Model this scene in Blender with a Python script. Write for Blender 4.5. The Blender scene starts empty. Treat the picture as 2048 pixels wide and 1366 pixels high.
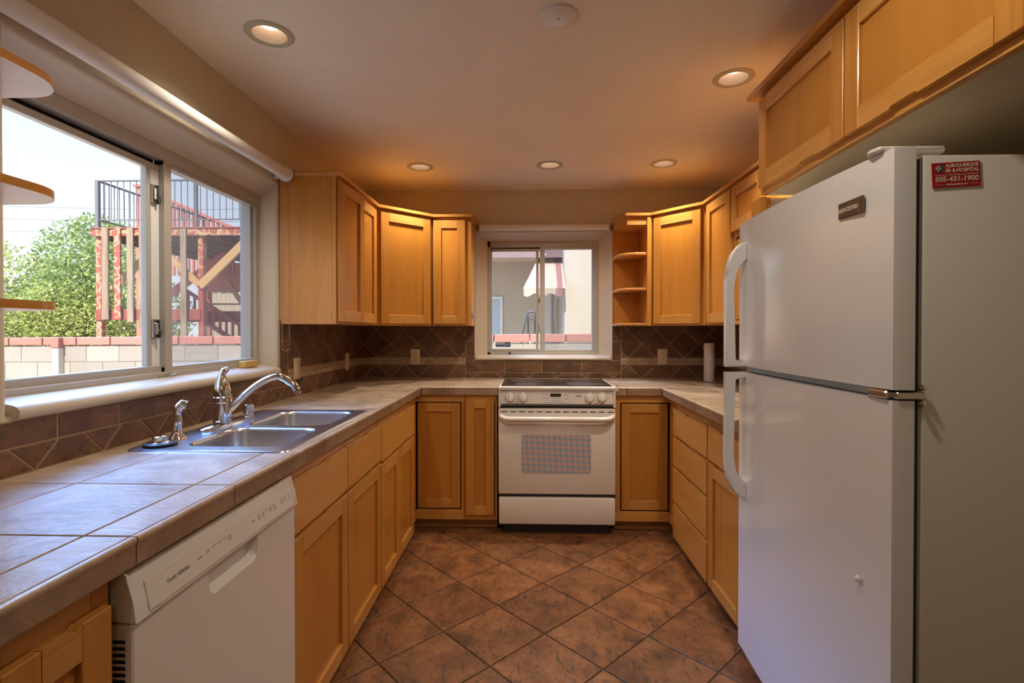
import bpy, bmesh, math, random
from mathutils import Vector, Matrix
random.seed(7)
SC = bpy.context.scene
COL = SC.collection
PI = math.pi

# ------------------------------------------------------------------ camera
cd = bpy.data.cameras.new('camera'); cam = bpy.data.objects.new('camera', cd); COL.objects.link(cam)
cam.location = (0, 0, 1.27); cam.rotation_euler = (PI/2-.0097, 0, .0318)
cd.sensor_width = 36; cd.sensor_fit = 'HORIZONTAL'; cd.lens = 36*1013.15/2048
cd.shift_y = -12/2048; cd.clip_start = .03; cd.clip_end = 500
SC.camera = cam
# ------------------------------------------------------------------ look
SC.view_settings.view_transform = 'Standard'; SC.view_settings.look = 'None'
SC.view_settings.exposure = 1.15; SC.view_settings.gamma = 1.0
SC.view_settings.use_curve_mapping = False
try:
    SC.cycles.use_denoising = True; SC.cycles.max_bounces = 10; SC.cycles.diffuse_bounces = 6
    SC.cycles.transparent_max_bounces = 16; SC.cycles.sample_clamp_indirect = 6
    SC.cycles.caustics_reflective = False; SC.cycles.caustics_refractive = False
except Exception: pass
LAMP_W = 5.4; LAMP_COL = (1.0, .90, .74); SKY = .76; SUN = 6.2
# ------------------------------------------------------------------ sky
class NT:
    def __init__(s, tree): s.t = tree; s.n = tree.nodes; s.l = tree.links
    def new(s, typ, ins=None, **kw):
        n = s.n.new(typ)
        for k, v in kw.items(): setattr(n, k, v)
        for k, v in (ins or {}).items(): s.set(n, k, v)
        return n
    def set(s, n, k, v):
        if isinstance(v, bpy.types.NodeSocket): s.l.new(v, n.inputs[k])
        else: n.inputs[k].default_value = v
    def ramp(s, fac, stops, interp='LINEAR'):
        r = s.n.new('ShaderNodeValToRGB'); r.color_ramp.interpolation = interp
        e = r.color_ramp.elements
        while len(e) < len(stops): e.new(.5)
        for q, (p, c) in zip(e, stops):
            q.position = p; q.color = (c[0], c[1], c[2], 1) if not isinstance(c, (int, float)) else (c, c, c, 1)
        s.l.new(fac, r.inputs[0]); return r.outputs[0]
    def mix(s, fac, a, b, mode='MIX'):
        m = s.n.new('ShaderNodeMix'); m.data_type = 'RGBA'; m.blend_type = mode
        for i, v in ((0, fac), (6, a), (7, b)):
            if isinstance(v, bpy.types.NodeSocket): s.l.new(v, m.inputs[i])
            else: m.inputs[i].default_value = v if i == 0 else (v[0], v[1], v[2], 1)
        return m.outputs[2]
    def math(s, op, a, b=0.0, c=None):
        m = s.n.new('ShaderNodeMath'); m.operation = op
        for i, v in ((0, a), (1, b)) + (((2, c),) if c is not None else ()):
            if isinstance(v, bpy.types.NodeSocket): s.l.new(v, m.inputs[i])
            else: m.inputs[i].default_value = v
        return m.outputs[0]
    def noise(s, vec, scale, detail=3, rough=.5, dist=0, w=None):
        n = s.n.new('ShaderNodeTexNoise'); n.inputs['Scale'].default_value = scale
        n.inputs['Detail'].default_value = detail; n.inputs['Roughness'].default_value = rough
        n.inputs['Distortion'].default_value = dist
        if w is not None: n.noise_dimensions = '4D'; s.l.new(w, n.inputs['W'])
        s.l.new(vec, n.inputs['Vector']); return n.outputs[0]
    def mapping(s, vec, scale=(1,1,1), rot=(0,0,0), loc=(0,0,0)):
        m = s.n.new('ShaderNodeMapping'); m.inputs['Scale'].default_value = scale
        m.inputs['Rotation'].default_value = rot; m.inputs['Location'].default_value = loc
        s.l.new(vec, m.inputs['Vector']); return m.outputs[0]

W = bpy.data.worlds.new('sky'); SC.world = W; W.use_nodes = True
w = NT(W.node_tree); w.n.clear()
tc = w.new('ShaderNodeTexCoord').outputs['Generated']
sx = w.new('ShaderNodeSeparateXYZ', {0: tc})
grad = w.ramp(sx.outputs[2], [(0, (.82,.88,.97)), (.12, (.75,.84,.98)), (.34, (.60,.75,.99)), (.6, (.42,.62,.98)), (1, (.30,.52,.95))])
cn = w.noise(w.mapping(tc, (1.6,1.6,4.2)), 1.6, 7, .58, .3)
cf = w.math('MULTIPLY', w.ramp(cn, [(.54, 0.0), (.68, 1.0)]), w.ramp(sx.outputs[2], [(0, 1.0), (.16, .9), (.34, .25), (.6, .15)]))
skyc = w.mix(cf, grad, (1,1,1))
# added blue sky boost above the view, lighting the room through the big window
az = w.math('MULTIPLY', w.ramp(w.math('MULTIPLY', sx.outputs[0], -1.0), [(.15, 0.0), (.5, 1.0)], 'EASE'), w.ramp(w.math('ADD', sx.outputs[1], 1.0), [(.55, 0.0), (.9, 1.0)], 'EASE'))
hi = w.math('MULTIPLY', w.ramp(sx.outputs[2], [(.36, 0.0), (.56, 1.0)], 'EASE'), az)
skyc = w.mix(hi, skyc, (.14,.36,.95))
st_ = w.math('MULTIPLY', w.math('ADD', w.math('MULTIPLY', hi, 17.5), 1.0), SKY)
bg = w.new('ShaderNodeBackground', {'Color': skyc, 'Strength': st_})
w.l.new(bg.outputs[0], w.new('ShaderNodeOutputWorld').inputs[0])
# ------------------------------------------------------------------ sun
sl = bpy.data.lights.new('sun', 'SUN'); sl.energy = SUN; sl.angle = .01; sl.color = (1, .90, .74)
so = bpy.data.objects.new('sun', sl); COL.objects.link(so)
so.rotation_euler = Vector((.08, .60, -.78)).to_track_quat('-Z', 'Y').to_euler(); so.location = (-6, -8, 12)

# ================================================================== helpers
def prop(o, label=None, cat=None, group=None, kind=None):
    if label: o['label'] = label
    if cat: o['category'] = cat
    if group: o['group'] = group
    if kind: o['kind'] = kind
    return o
def thing(name, label, cat, loc=(0,0,0), group=None):
    o = bpy.data.objects.new(name, None); o.empty_display_size = .05; COL.objects.link(o)
    o.location = loc; return prop(o, label, cat, group)
def wloc(o):
    v = Vector((0,0,0))
    while o: v += o.location; o = o.parent
    return v
class Fr:
    """local frame: a along u, b outward along n, c up"""
    def __init__(s, o, u, n):
        s.o, s.u, s.n = Vector(o), Vector(u).normalized(), Vector(n).normalized()
    def __call__(s, a, b, c): return s.o + s.u*a + s.n*b + Vector((0,0,c))
ID = Fr((0,0,0), (1,0,0), (0,1,0))
class MB:
    def __init__(s): s.bm = bmesh.new(); s.tv = s.bm.faces.layers.float.new('tv')
    def verts(s, pts): return [s.bm.verts.new(p) for p in pts]
    def face(s, vs, mi=0, t=0.0):
        try:
            f = s.bm.faces.new(vs); f.material_index = mi; f[s.tv] = t; return f
        except ValueError: return None
    def box(s, a0,a1,b0,b1,c0,c1, bev=0.0, mi=0, F=ID, seg=1):
        if a0 > a1: a0, a1 = a1, a0
        if b0 > b1: b0, b1 = b1, b0
        if c0 > c1: c0, c1 = c1, c0
        t = bmesh.new()
        v = [t.verts.new((a,b,c)) for a in (a0,a1) for b in (b0,b1) for c in (c0,c1)]
        for q in ((0,1,3,2),(4,6,7,5),(0,4,5,1),(2,3,7,6),(0,2,6,4),(1,5,7,3)): t.faces.new([v[i] for i in q])
        if bev > 0:
            bev = min(bev, .45*min(a1-a0, b1-b0, c1-c0))
            bmesh.ops.bevel(t, geom=list(t.edges), offset=bev, segments=seg, affect='EDGES', profile=.5)
        s.merge(t, lambda p: F(p[0], p[1], p[2]), mi)
    def merge(s, t, fn, mi=0, tv=0.0):
        mp = {}
        for q in t.verts: mp[q] = s.bm.verts.new(fn(q.co))
        for f in t.faces: s.face([mp[q] for q in f.verts], mi, tv)
        t.free()
    def prism(s, poly, b0, b1, F=ID, mi=0, plane='ac', bev=0.0):
        """poly in the (a,c) plane of F extruded along b; plane 'ab' extrudes along c; 'bc' along a"""
        t = bmesh.new()
        def P(p, d):
            return {'ac': (p[0], d, p[1]), 'ab': (p[0], p[1], d), 'bc': (d, p[0], p[1])}[plane]
        A = [t.verts.new(P(p, b0)) for p in poly]; B = [t.verts.new(P(p, b1)) for p in poly]
        n = len(poly); t.faces.new(A); t.faces.new(B[::-1])
        for i in range(n): t.faces.new((A[i], B[i], B[(i+1)%n], A[(i+1)%n]))
        if bev > 0: bmesh.ops.bevel(t, geom=list(t.edges), offset=bev, segments=1, affect='EDGES')
        s.merge(t, lambda p: F(p[0], p[1], p[2]), mi)
    def loft(s, loops, close=True, mi=0, cap0=False, cap1=False):
        L = [s.verts(l) for l in loops]; n = len(L[0])
        for A, B in zip(L, L[1:]):
            for i in range(n if close else n-1): s.face((A[i], A[(i+1)%n], B[(i+1)%n], B[i]), mi)
        if cap0: s.face(L[0][::-1], mi)
        if cap1: s.face(L[-1], mi)
    def tube(s, path, r, seg=10, mi=0, cap=True, flat=1.0, up=(0,0,1)):
        path = [Vector(p) for p in path]; n = len(path)
        rr = r if isinstance(r, (list, tuple)) else [r]*n
        loops = []; prev = None
        for i, p in enumerate(path):
            d = (path[min(i+1, n-1)]-path[max(i-1, 0)]).normalized()
            if prev is None:
                u = Vector(up); u = u-d*u.dot(d)
                if u.length < 1e-3: u = Vector((1,0,0)); u = u-d*u.dot(d)
            else: u = prev-d*prev.dot(d)
            u.normalize(); prev = u; v = d.cross(u)
            loops.append([p+u*math.cos(2*PI*k/seg)*rr[i]+v*math.sin(2*PI*k/seg)*rr[i]*flat for k in range(seg)])
        s.loft(loops, True, mi, cap, cap)
    def lathe(s, prof, c=(0,0,0), axis=(0,0,1), seg=24, mi=0, cap=True):
        ax = Vector(axis).normalized(); u = ax.orthogonal().normalized(); v = ax.cross(u); c = Vector(c)
        loops = [[c+ax*h+(u*math.cos(2*PI*k/seg)+v*math.sin(2*PI*k/seg))*max(r,1e-5) for k in range(seg)] for r, h in prof]
        s.loft(loops, True, mi, cap, cap)
    def fillholes(s, loops, mi=0):
        """planar face with holes from vertex loops (lists of points)"""
        t = bmesh.new(); E = []
        for l in loops:
            vs = [t.verts.new(p) for p in l]
            for i in range(len(vs)): E.append(t.edges.new((vs[i], vs[(i+1)%len(vs)])))
        bmesh.ops.triangle_fill(t, use_beauty=True, use_dissolve=False, edges=E)
        s.merge(t, lambda p: p, mi)
    def tile(s, poly, fn, g=.0015, h=.004, ch=.002, mi=0, tv=None):
        """convex tile: poly in 2D, inset g for grout; fn(x,y,height)->point"""
        a = inset(poly, g); b = inset(poly, g+ch)
        if not a: return
        if not b or len(b) != len(a):
            cx, cy = sum(p[0] for p in a)/len(a), sum(p[1] for p in a)/len(a); b = [(cx+(p[0]-cx)*.97, cy+(p[1]-cy)*.97) for p in a]
        tv = random.random() if tv is None else tv
        A = s.verts([fn(p[0], p[1], 0) for p in a]); A2 = s.verts([fn(p[0], p[1], h-ch) for p in a]); B = s.verts([fn(p[0], p[1], h) for p in b])
        n = len(A)
        for i in range(n):
            j = (i+1) % n
            s.face((A[i],A[j],A2[j],A2[i]), mi, tv); s.face((A2[i],A2[j],B[j],B[i]), mi, tv)
        s.face(B, mi, tv)
    def build(s, name, mats, parent=None, smooth=35, recalc=True):
        bm = s.bm
        if recalc: bmesh.ops.recalc_face_normals(bm, faces=list(bm.faces))
        off = wloc(parent) if parent else Vector((0,0,0))
        if parent is not None or True:
            if parent: bmesh.ops.translate(bm, verts=list(bm.verts), vec=-off)
        me = bpy.data.meshes.new(name); bm.to_mesh(me); bm.free()
        for m in (mats if isinstance(mats, (list, tuple)) else [mats]): me.materials.append(m)
        if smooth:
            me.polygons.foreach_set('use_smooth', [True]*len(me.polygons))
            me.set_sharp_from_angle(angle=math.radians(smooth))
        o = bpy.data.objects.new(name, me); COL.objects.link(o)
        if parent: o.parent = parent
        return o
def solo(mb, name, mats, label, cat, loc, group=None, smooth=35):
    """a thing that is one mesh, its origin at loc"""
    bmesh.ops.translate(mb.bm, verts=list(mb.bm.verts), vec=-Vector(loc))
    o = mb.build(name, mats, None, smooth); o.location = loc
    return prop(o, label, cat, group)
def area2(p): return sum(p[i][0]*p[(i+1)%len(p)][1]-p[(i+1)%len(p)][0]*p[i][1] for i in range(len(p)))
def inset(poly, d):
    p = poly if area2(poly) > 0 else poly[::-1]
    out = list(p); n = len(p)
    for i in range(n):
        a, b = p[i], p[(i+1)%n]; L = math.hypot(b[0]-a[0], b[1]-a[1])
        if L < 1e-6: continue
        nx, ny = -(b[1]-a[1])/L, (b[0]-a[0])/L
        out = clip_half(out, a[0]+nx*d, a[1]+ny*d, nx, ny)
        if len(out) < 3: return None
    return out if area2(out) > 2e-5 else None
def clip_half(poly, px, py, nx, ny):
    out = []; n = len(poly)
    for i in range(n):
        a, b = poly[i], poly[(i+1)%n]
        da = (a[0]-px)*nx+(a[1]-py)*ny; db = (b[0]-px)*nx+(b[1]-py)*ny
        if da >= 0: out.append(a)
        if (da > 0 > db) or (da < 0 < db):
            t = da/(da-db); out.append((a[0]+(b[0]-a[0])*t, a[1]+(b[1]-a[1])*t))
    return out
def clip_rect(poly, r):
    for h in ((r[0],0,1,0),(r[1],0,-1,0),(0,r[2],0,1),(0,r[3],0,-1)):
        poly = clip_half(poly, *h)
        if len(poly) < 3: return None
    return poly
def cut_rect(r, h):
    """pieces of rect r outside hole h"""
    x0,x1,y0,y1 = r; a0,a1,b0,b1 = max(h[0],x0),min(h[1],x1),max(h[2],y0),min(h[3],y1)
    if a0 >= a1 or b0 >= b1: return [r]
    q = [(x0,x1,y0,b0),(x0,x1,b1,y1),(x0,a0,b0,b1),(a1,x1,b0,b1)]
    return [k for k in q if k[1]-k[0] > .004 and k[3]-k[2] > .004]
def rrect(x0,x1,y0,y1,r,z,n=5):
    P = []
    for cx,cy,a in ((x1-r,y1-r,0),(x0+r,y1-r,90),(x0+r,y0+r,180),(x1-r,y0+r,270)):
        for k in range(n+1):
            t = math.radians(a+90*k/n); P.append((cx+r*math.cos(t), cy+r*math.sin(t), z))
    return P
def text_bm(mb, s, size, fn, h=.0003, bold=0.0, align='CENTER', shear=0.0, mi=0, width=None):
    """lettering as thin solid: fn(x,y,height)->point"""
    c = bpy.data.curves.new('t', 'FONT'); c.body = s; c.size = size; c.align_x = align; c.align_y = 'CENTER'
    c.extrude = h/2; c.offset = bold; c.shear = shear; c.resolution_u = 3
    o = bpy.data.objects.new('t', c); COL.objects.link(o)
    me = bpy.data.meshes.new_from_object(o.evaluated_get(bpy.context.evaluated_depsgraph_get()))
    k = 1.0
    if width and len(me.vertices):
        xs = [v.co.x for v in me.vertices]; k = width/(max(xs)-min(xs))
    vs = mb.verts([fn(v.co.x*k, v.co.y, v.co.z+h/2) for v in me.vertices])
    for p in me.polygons: mb.face([vs[i] for i in p.vertices], mi)
    bpy.data.objects.remove(o); bpy.data.curves.remove(c); bpy.data.meshes.remove(me)

# ================================================================== materials
def M(name, col=(.8,.8,.8), rough=.5, metal=0.0, spec=.5, coat=0.0, emit=None, est=0.0, build=None, alpha=None):
    m = bpy.data.materials.new(name); m.use_nodes = True; t = NT(m.node_tree)
    b = t.n['Principled BSDF']; b.inputs['Base Color'].default_value = (*col, 1)
    b.inputs['Roughness'].default_value = rough; b.inputs['Metallic'].default_value = metal
    b.inputs['Specular IOR Level'].default_value = spec; b.inputs['Coat Weight'].default_value = coat
    b.inputs['Coat Roughness'].default_value = .1
    if emit: b.inputs['Emission Color'].default_value = (*emit, 1); b.inputs['Emission Strength'].default_value = est
    if build: build(t, b)
    return m
def bump(t, b, h, strength=.2, dist=.002):
    n = t.new('ShaderNodeBump', {'Strength': strength, 'Distance': dist, 'Height': h}); t.l.new(n.outputs[0], b.inputs['Normal'])
def pos(t): return t.new('ShaderNodeNewGeometry').outputs['Position']
def oinfo(t): return t.new('ShaderNodeObjectInfo').outputs['Random']
def wood(name, scale, c0, c1, rough=.32, varc=.16, vsc=1.0):
    def f(t, b):
        r = oinfo(t); p = pos(t)
        off = t.new('ShaderNodeVectorMath', {0: p}, operation='ADD')
        cmb = t.new('ShaderNodeCombineXYZ', {0: t.math('MULTIPLY', r, 7.3), 1: t.math('MULTIPLY', r, 3.1), 2: t.math('MULTIPLY', r, 5.7)})
        t.l.new(cmb.outputs[0], off.inputs[1]); v = t.mapping(off.outputs[0], scale)
        n1 = t.noise(v, 1.0, 5, .6, .9); n2 = t.noise(v, 5.0, 3, .6, .2)
        big = t.noise(off.outputs[0], 2.2, 2)
        f1 = t.math('ADD', t.math('MULTIPLY', n1, .62), t.math('MULTIPLY', n2, .25)); f1 = t.math('ADD', f1, t.math('MULTIPLY', big, .22))
        c = t.ramp(f1, [(.38, c1), (.52, [(a*.6+d*.4) for a, d in zip(c0, c1)]), (.66, c0)])
        hs = t.new('ShaderNodeHueSaturation', {'Value': t.math('ADD', t.math('MULTIPLY', r, varc), 1-varc/2), 'Color': c})
        t.l.new(hs.outputs[0], b.inputs['Base Color']); bump(t, b, n2, .04, .001)
    return M(name, c0, rough, coat=.25, build=f)
WL, WD = (.57,.252,.046), (.455,.178,.026)
wood_v = wood('maple_vertical', (26,26,1.6), WL, WD)
wood_h = wood('maple_horizontal', (2.0,2.0,30), (.63,.308,.076), (.51,.22,.042))
wood_p = wood('maple_panel', (18,18,.9), (.545,.226,.035), (.445,.168,.022))
wood_top = wood('maple_crown', (3,3,26), (.58,.26,.055), (.47,.18,.030))
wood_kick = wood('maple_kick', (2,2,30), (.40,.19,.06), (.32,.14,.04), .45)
wood_edge = wood('maple_edge', (3,3,30), (.58,.25,.05), (.47,.18,.03), .35)
wood_under = wood('maple_lit_underside', (3,14,14), (.72,.56,.42), (.62,.46,.33), .35)  # paler maple, window light on the shelf undersides put into the colour
def paintf(col):
    def f(t, b):
        p = pos(t); n = t.noise(p, 3.0, 4, .6); c = t.mix(t.ramp(n, [(.3, 0.0), (.7, 1.0)]), col, [k*.94 for k in col])
        t.l.new(c, b.inputs['Base Color']); bump(t, b, t.noise(p, 60, 3, .6), .10, .003)
    return f
paint = M('wall_paint', (.62,.53,.375), .38, spec=.4, build=paintf((.62,.53,.375)))
paint_c = M('ceiling_paint', (.87,.80,.69), .6, spec=.25, build=paintf((.87,.80,.69)))
paint_w = M('reveal_paint', (.66,.56,.43), .36, spec=.5, build=paintf((.66,.56,.43)))
def slatef(stops, dark, sc=5.0, bs=.25, rough=None, streak=(3,11,11)):
    def f(t, b):
        p = pos(t); tv = t.new('ShaderNodeAttribute', attribute_name='tv').outputs['Fac']
        wv = t.math('MULTIPLY', tv, 37.0)
        n1 = t.noise(p, sc, 7, .62, .8, wv); n2 = t.noise(t.mapping(p, streak, (.3,.4,.5)), 2.4, 6, .68, 1.2, wv)
        n3 = t.noise(p, sc*9, 4, .7, .4, wv)
        c = t.ramp(t.math('ADD', t.math('MULTIPLY', n1, .75), t.math('MULTIPLY', n3, .25)), stops)
        c = t.mix(t.ramp(n2, [(.53, 0.0), (.63, .8)]), c, dark)
        hs = t.new('ShaderNodeHueSaturation', {'Value': t.math('ADD', t.math('MULTIPLY', tv, .34), .83), 'Color': c})
        t.l.new(hs.outputs[0], b.inputs['Base Color'])
        h = t.math('ADD', t.math('MULTIPLY', n1, .6), t.math('MULTIPLY', n3, .4)); bump(t, b, h, bs, .006)
    return f
slate = M('slate_wall_tile', (.15,.08,.05), .5, build=slatef([(.36,(.085,.040,.020)),(.5,(.15,.070,.033)),(.64,(.22,.108,.050))], (.05,.033,.025), 6.0))
floor_m = M('slate_floor_tile', (.25,.12,.06), .38, build=slatef([(.36,(.085,.033,.014)),(.47,(.175,.068,.025)),(.55,(.235,.093,.034)),(.66,(.31,.14,.06))], (.040,.026,.020), 6.5, .35, streak=(17,7,7)))
grout = M('wall_grout', (.39,.255,.145), .8)
grout_f = M('floor_grout', (.085,.05,.03), .85)
grout_c = M('counter_grout', (.25,.18,.125), .8)
def counterf(t, b):
    p = pos(t); tv = t.new('ShaderNodeAttribute', attribute_name='tv').outputs['Fac']; wv = t.math('MULTIPLY', tv, 11.0)
    n1 = t.noise(p, 5, 7, .65, 1.0, wv); n2 = t.noise(t.mapping(p, (4,14,8), (0,0,.5)), 2, 6, .7, 1.6, wv)
    c = t.ramp(n1, [(.36,(.32,.222,.147)),(.5,(.46,.328,.218)),(.63,(.56,.43,.32))])
    c = t.mix(t.ramp(n2, [(.55, 0.0), (.66, .55)]), c, (.29,.22,.165))
    hs = t.new('ShaderNodeHueSaturation', {'Value': t.math('ADD', t.math('MULTIPLY', tv, .12), .94), 'Color': c})
    t.l.new(hs.outputs[0], b.inputs['Base Color'])
    t.l.new(t.ramp(n1, [(.3, .30), (.7, .40)]), b.inputs['Roughness'])
    bump(t, b, t.math('ADD', n1, t.math('MULTIPLY', n2, .5)), .6, .006)
counter_m = M('counter_tile', (.46,.36,.27), .34, spec=.8, coat=.25, build=counterf)
def mosaicf(t, b):
    tv = t.new('ShaderNodeAttribute', attribute_name='tv').outputs['Fac']
    n = t.noise(pos(t), 40, 4)
    c = t.mix(t.math('MULTIPLY', n, .6), t.ramp(tv, [(0,(.36,.24,.145)),(.5,(.46,.33,.21)),(1,(.40,.30,.21))]), (.30,.20,.12))
    t.l.new(c, b.inputs['Base Color'])
mosaic_m = M('mosaic_stone', (.4,.3,.2), .5, build=mosaicf)
white = M('appliance_white', (.80,.755,.70), .28, coat=.3)
white_f = M('fridge_white', (.80,.80,.80), .14, coat=.3)
cream = M('range_white', (.80,.75,.69), .2, coat=.3)
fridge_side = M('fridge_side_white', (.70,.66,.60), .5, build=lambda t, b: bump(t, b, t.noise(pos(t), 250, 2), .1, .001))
plastic = M('white_plastic', (.78,.76,.72), .3)
gasket = M('dark_gasket', (.05,.045,.04), .7)
black = M('black_void', (.008,.008,.008), .8)
dkplastic = M('dark_plastic', (.04,.045,.05), .35)
glassblack = M('ceramic_glass', (.025,.028,.036), .12, coat=.5)
burner = M('burner_brown', (.055,.036,.028), .3)
chrome = M('chrome', (.82,.82,.84), .07, 1.0)
steel = M('brushed_steel', (.60,.60,.62), .27, 1.0, build=lambda t, b: bump(t, b, t.noise(t.mapping(pos(t), (400,6,400)), 1, 2), .05, .001))
nickel = M('satin_metal', (.55,.53,.50), .3, 1.0)
almond = M('almond_plastic', (.66,.53,.33), .4)
vinyl = M('window_vinyl', (.46,.42,.36), .4)
vinyl_l = M('white_and_daylit_vinyl', (.80,.82,.80), .4)
paper = M('paper_towel', (.85,.84,.82), .9, build=lambda t, b: bump(t, b, t.noise(pos(t), 180, 2), .3, .002))
blind_m = M('blind_fabric', (.78,.74,.69), .8, spec=.2)
red_m = M('magnet_red', (.42,.006,.014), .45)
ink = M('dark_ink', (.06,.055,.05), .6)
ink_g = M('grey_ink', (.30,.28,.26), .6)
letter = M('cream_lettering', (.80,.72,.58), .5)
blue_m = M('label_blue', (.015,.06,.30), .4)
grey_lab = M('label_grey', (.42,.47,.50), .5)
brand_m = M('badge_brown', (.16,.12,.10), .3, .6)
redled = M('red_indicator', (.45,.01,.01), .4)
yellow_w = M('pine_block', (.66,.43,.13), .5)
trim_gold = M('lamp_trim_ring', (.50,.46,.33), .5)
baffle = M('lamp_baffle', (.40,.27,.17), .55, build=lambda t, b: bump(t, b, t.new('ShaderNodeTexWave', {'Vector': pos(t), 'Scale': 70.0}, bands_direction='Z').outputs[1], .5, .003))
bulb_m = M('lamp_bulb', (1,1,1), .5, emit=(1,.93,.82), est=1.7)
def glassf(haze=.0, tint=(1,1,1)):
    def f(t, b):
        out = t.n['Material Output']; fr = t.math('ADD', t.math('MULTIPLY', t.math('POWER', t.new('ShaderNodeLayerWeight', {'Blend': .5}).outputs['Facing'], 5.0), .5), .03)
        tr = t.new('ShaderNodeBsdfTransparent', {'Color': (*tint, 1)}); gl = t.new('ShaderNodeBsdfGlossy', {'Roughness': .0})
        mx = t.new('ShaderNodeMixShader', {0: fr}); t.l.new(tr.outputs[0], mx.inputs[1]); t.l.new(gl.outputs[0], mx.inputs[2])
        if haze:
            df = t.new('ShaderNodeBsdfDiffuse', {'Color': (.55,.58,.62,1)}); m2 = t.new('ShaderNodeMixShader', {0: haze})
            t.l.new(mx.outputs[0], m2.inputs[1]); t.l.new(df.outputs[0], m2.inputs[2]); mx = m2
        t.l.new(mx.outputs[0], out.inputs[0])
    return f
glass = M('pane_glass', build=glassf(.03, (.98,.99,.99)))
def screenf(t, b):
    out = t.n['Material Output']; tr = t.new('ShaderNodeBsdfTransparent'); df = t.new('ShaderNodeBsdfDiffuse', {'Color': (.32,.34,.37,1)})
    mx = t.new('ShaderNodeMixShader', {0: .27}); t.l.new(tr.outputs[0], mx.inputs[1]); t.l.new(df.outputs[0], mx.inputs[2]); t.l.new(mx.outputs[0], out.inputs[0])
screen_m = M('insect_mesh', build=screenf)
def ovenwf(t, b):
    p = pos(t); s = t.new('ShaderNodeSeparateXYZ', {0: p}); k = 2*PI/.0345
    fx = t.math('SINE', t.math('MULTIPLY', t.math('ADD', s.outputs[0], t.math('MULTIPLY', s.outputs[2], .06)), k))
    fz = t.math('SINE', t.math('MULTIPLY', t.math('ADD', s.outputs[2], t.math('MULTIPLY', s.outputs[0], .05)), k))
    fz2 = t.math('SINE', t.math('MULTIPLY', s.outputs[0], k*.5))
    a = t.math('ADD', t.math('MULTIPLY', t.math('ADD', fx, fz), .25), .5)
    c = t.ramp(a, [(.1,(.24,.42,.54)),(.5,(.54,.42,.50)),(.9,(.66,.47,.31))])
    t.l.new(c, b.inputs['Base Color'])
ovenglass = M('oven_door_screen', (.3,.28,.28), .22, build=ovenwf)
# exterior
def blockf(c0, c1, sc=9):
    def f(t, b):
        p = pos(t); tv = t.new('ShaderNodeAttribute', attribute_name='tv').outputs['Fac']
        n = t.noise(p, sc*6, 5, .7); n2 = t.noise(p, sc*.2, 3)
        c = t.mix(t.math('ADD', t.math('MULTIPLY', n, .6), t.math('MULTIPLY', n2, .4)), c0, c1)
        hs = t.new('ShaderNodeHueSaturation', {'Value': t.math('ADD', t.math('MULTIPLY', tv, .22), .9), 'Color': c})
        t.l.new(hs.outputs[0], b.inputs['Base Color']); bump(t, b, n, .4, .01)
    return f
block_m = M('concrete_block', (.5,.46,.42), .9, build=blockf((.215,.19,.165),(.34,.30,.26)))
mortar_m = M('block_mortar', (.36,.29,.215), .9)
cap_m = M('red_block_cap', (.5,.25,.22), .9, build=blockf((.34,.125,.095),(.42,.185,.145)))
stucco = M('stucco', (.5,.47,.42), .9, build=blockf((.50,.43,.33),(.56,.49,.39)))
stucco_w = M('white_stucco', (.75,.73,.70), .9, build=blockf((.54,.48,.40),(.60,.54,.46)))
def peelf(t, b):
    p = pos(t); v = t.new('ShaderNodeTexVoronoi', {'Vector': p, 'Scale': 7.0}, feature='DISTANCE_TO_EDGE').outputs[0]
    n = t.noise(p, 6, 5, .7)
    f = t.math('MULTIPLY', t.ramp(v, [(.05, 1.0), (.14, 0.0)]), t.ramp(n, [(.35, 0.0), (.5, 1.0)]))
    t.l.new(t.mix(f, t.mix(n, (.25,.055,.04), (.33,.09,.065)), (.40,.28,.17)), b.inputs['Base Color'])
red_wood = M('peeling_red_wood', (.4,.1,.1), .8, build=peelf)
red_plain = M('red_painted_wood', (.40,.11,.095), .7, build=blockf((.22,.045,.034),(.31,.08,.06)))
pink_wood = M('sunbleached_red_wood', (.62,.22,.19), .7, build=blockf((.42,.12,.09),(.52,.18,.14)))
grey_wood = M('weathered_grey_board', (.4,.35,.3), .85, build=lambda t, b: t.l.new(t.ramp(t.noise(t.mapping(pos(t), (18,18,1.2)), 1.4, 5, .65), [(.3,(.14,.10,.07)),(.5,(.24,.18,.125)),(.7,(.31,.23,.155))]), b.inputs['Base Color']))
tan_wood = M('raw_tan_lumber', (.58,.38,.19), .75, build=blockf((.40,.235,.095),(.50,.31,.14)))
iron = M('hazed_black_iron', (.15,.155,.165), .8, spec=.0)  # black iron lightened to grey-blue, haze put into the colour
fence_m = M('grey_fence_board', (.50,.48,.44), .85, build=lambda t, b: t.l.new(t.ramp(t.noise(t.mapping(pos(t), (14,14,1)), 1.3, 5, .65), [(.3,(.28,.235,.18)),(.7,(.42,.36,.285))]), b.inputs['Base Color']))
shade_wood = M('shaded_joist_wood', (.13,.09,.07), .9)  # shade under the deck put into a darker wood colour
def leaff(a, bb):
    def f(t, b):
        tv = t.new('ShaderNodeAttribute', attribute_name='tv').outputs['Fac']
        c = t.ramp(tv, [(0, a), (.6, bb), (1, [min(1, k*1.5+.03) for k in bb])]); t.l.new(c, b.inputs['Base Color'])
        tl = t.new('ShaderNodeBsdfTranslucent', {'Color': c}); mx = t.new('ShaderNodeMixShader', {0: .35})
        t.l.new(b.outputs[0], mx.inputs[1]); t.l.new(tl.outputs[0], mx.inputs[2]); t.l.new(mx.outputs[0], t.n['Material Output'].inputs[0])
    return f
leaf_a = M('light_leaves', (.3,.45,.1), .6, build=leaff((.15,.19,.03),(.36,.38,.09)))
leaf_b = M('mid_leaves', (.2,.35,.1), .6, build=leaff((.10,.15,.025),(.25,.30,.07)))
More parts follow.
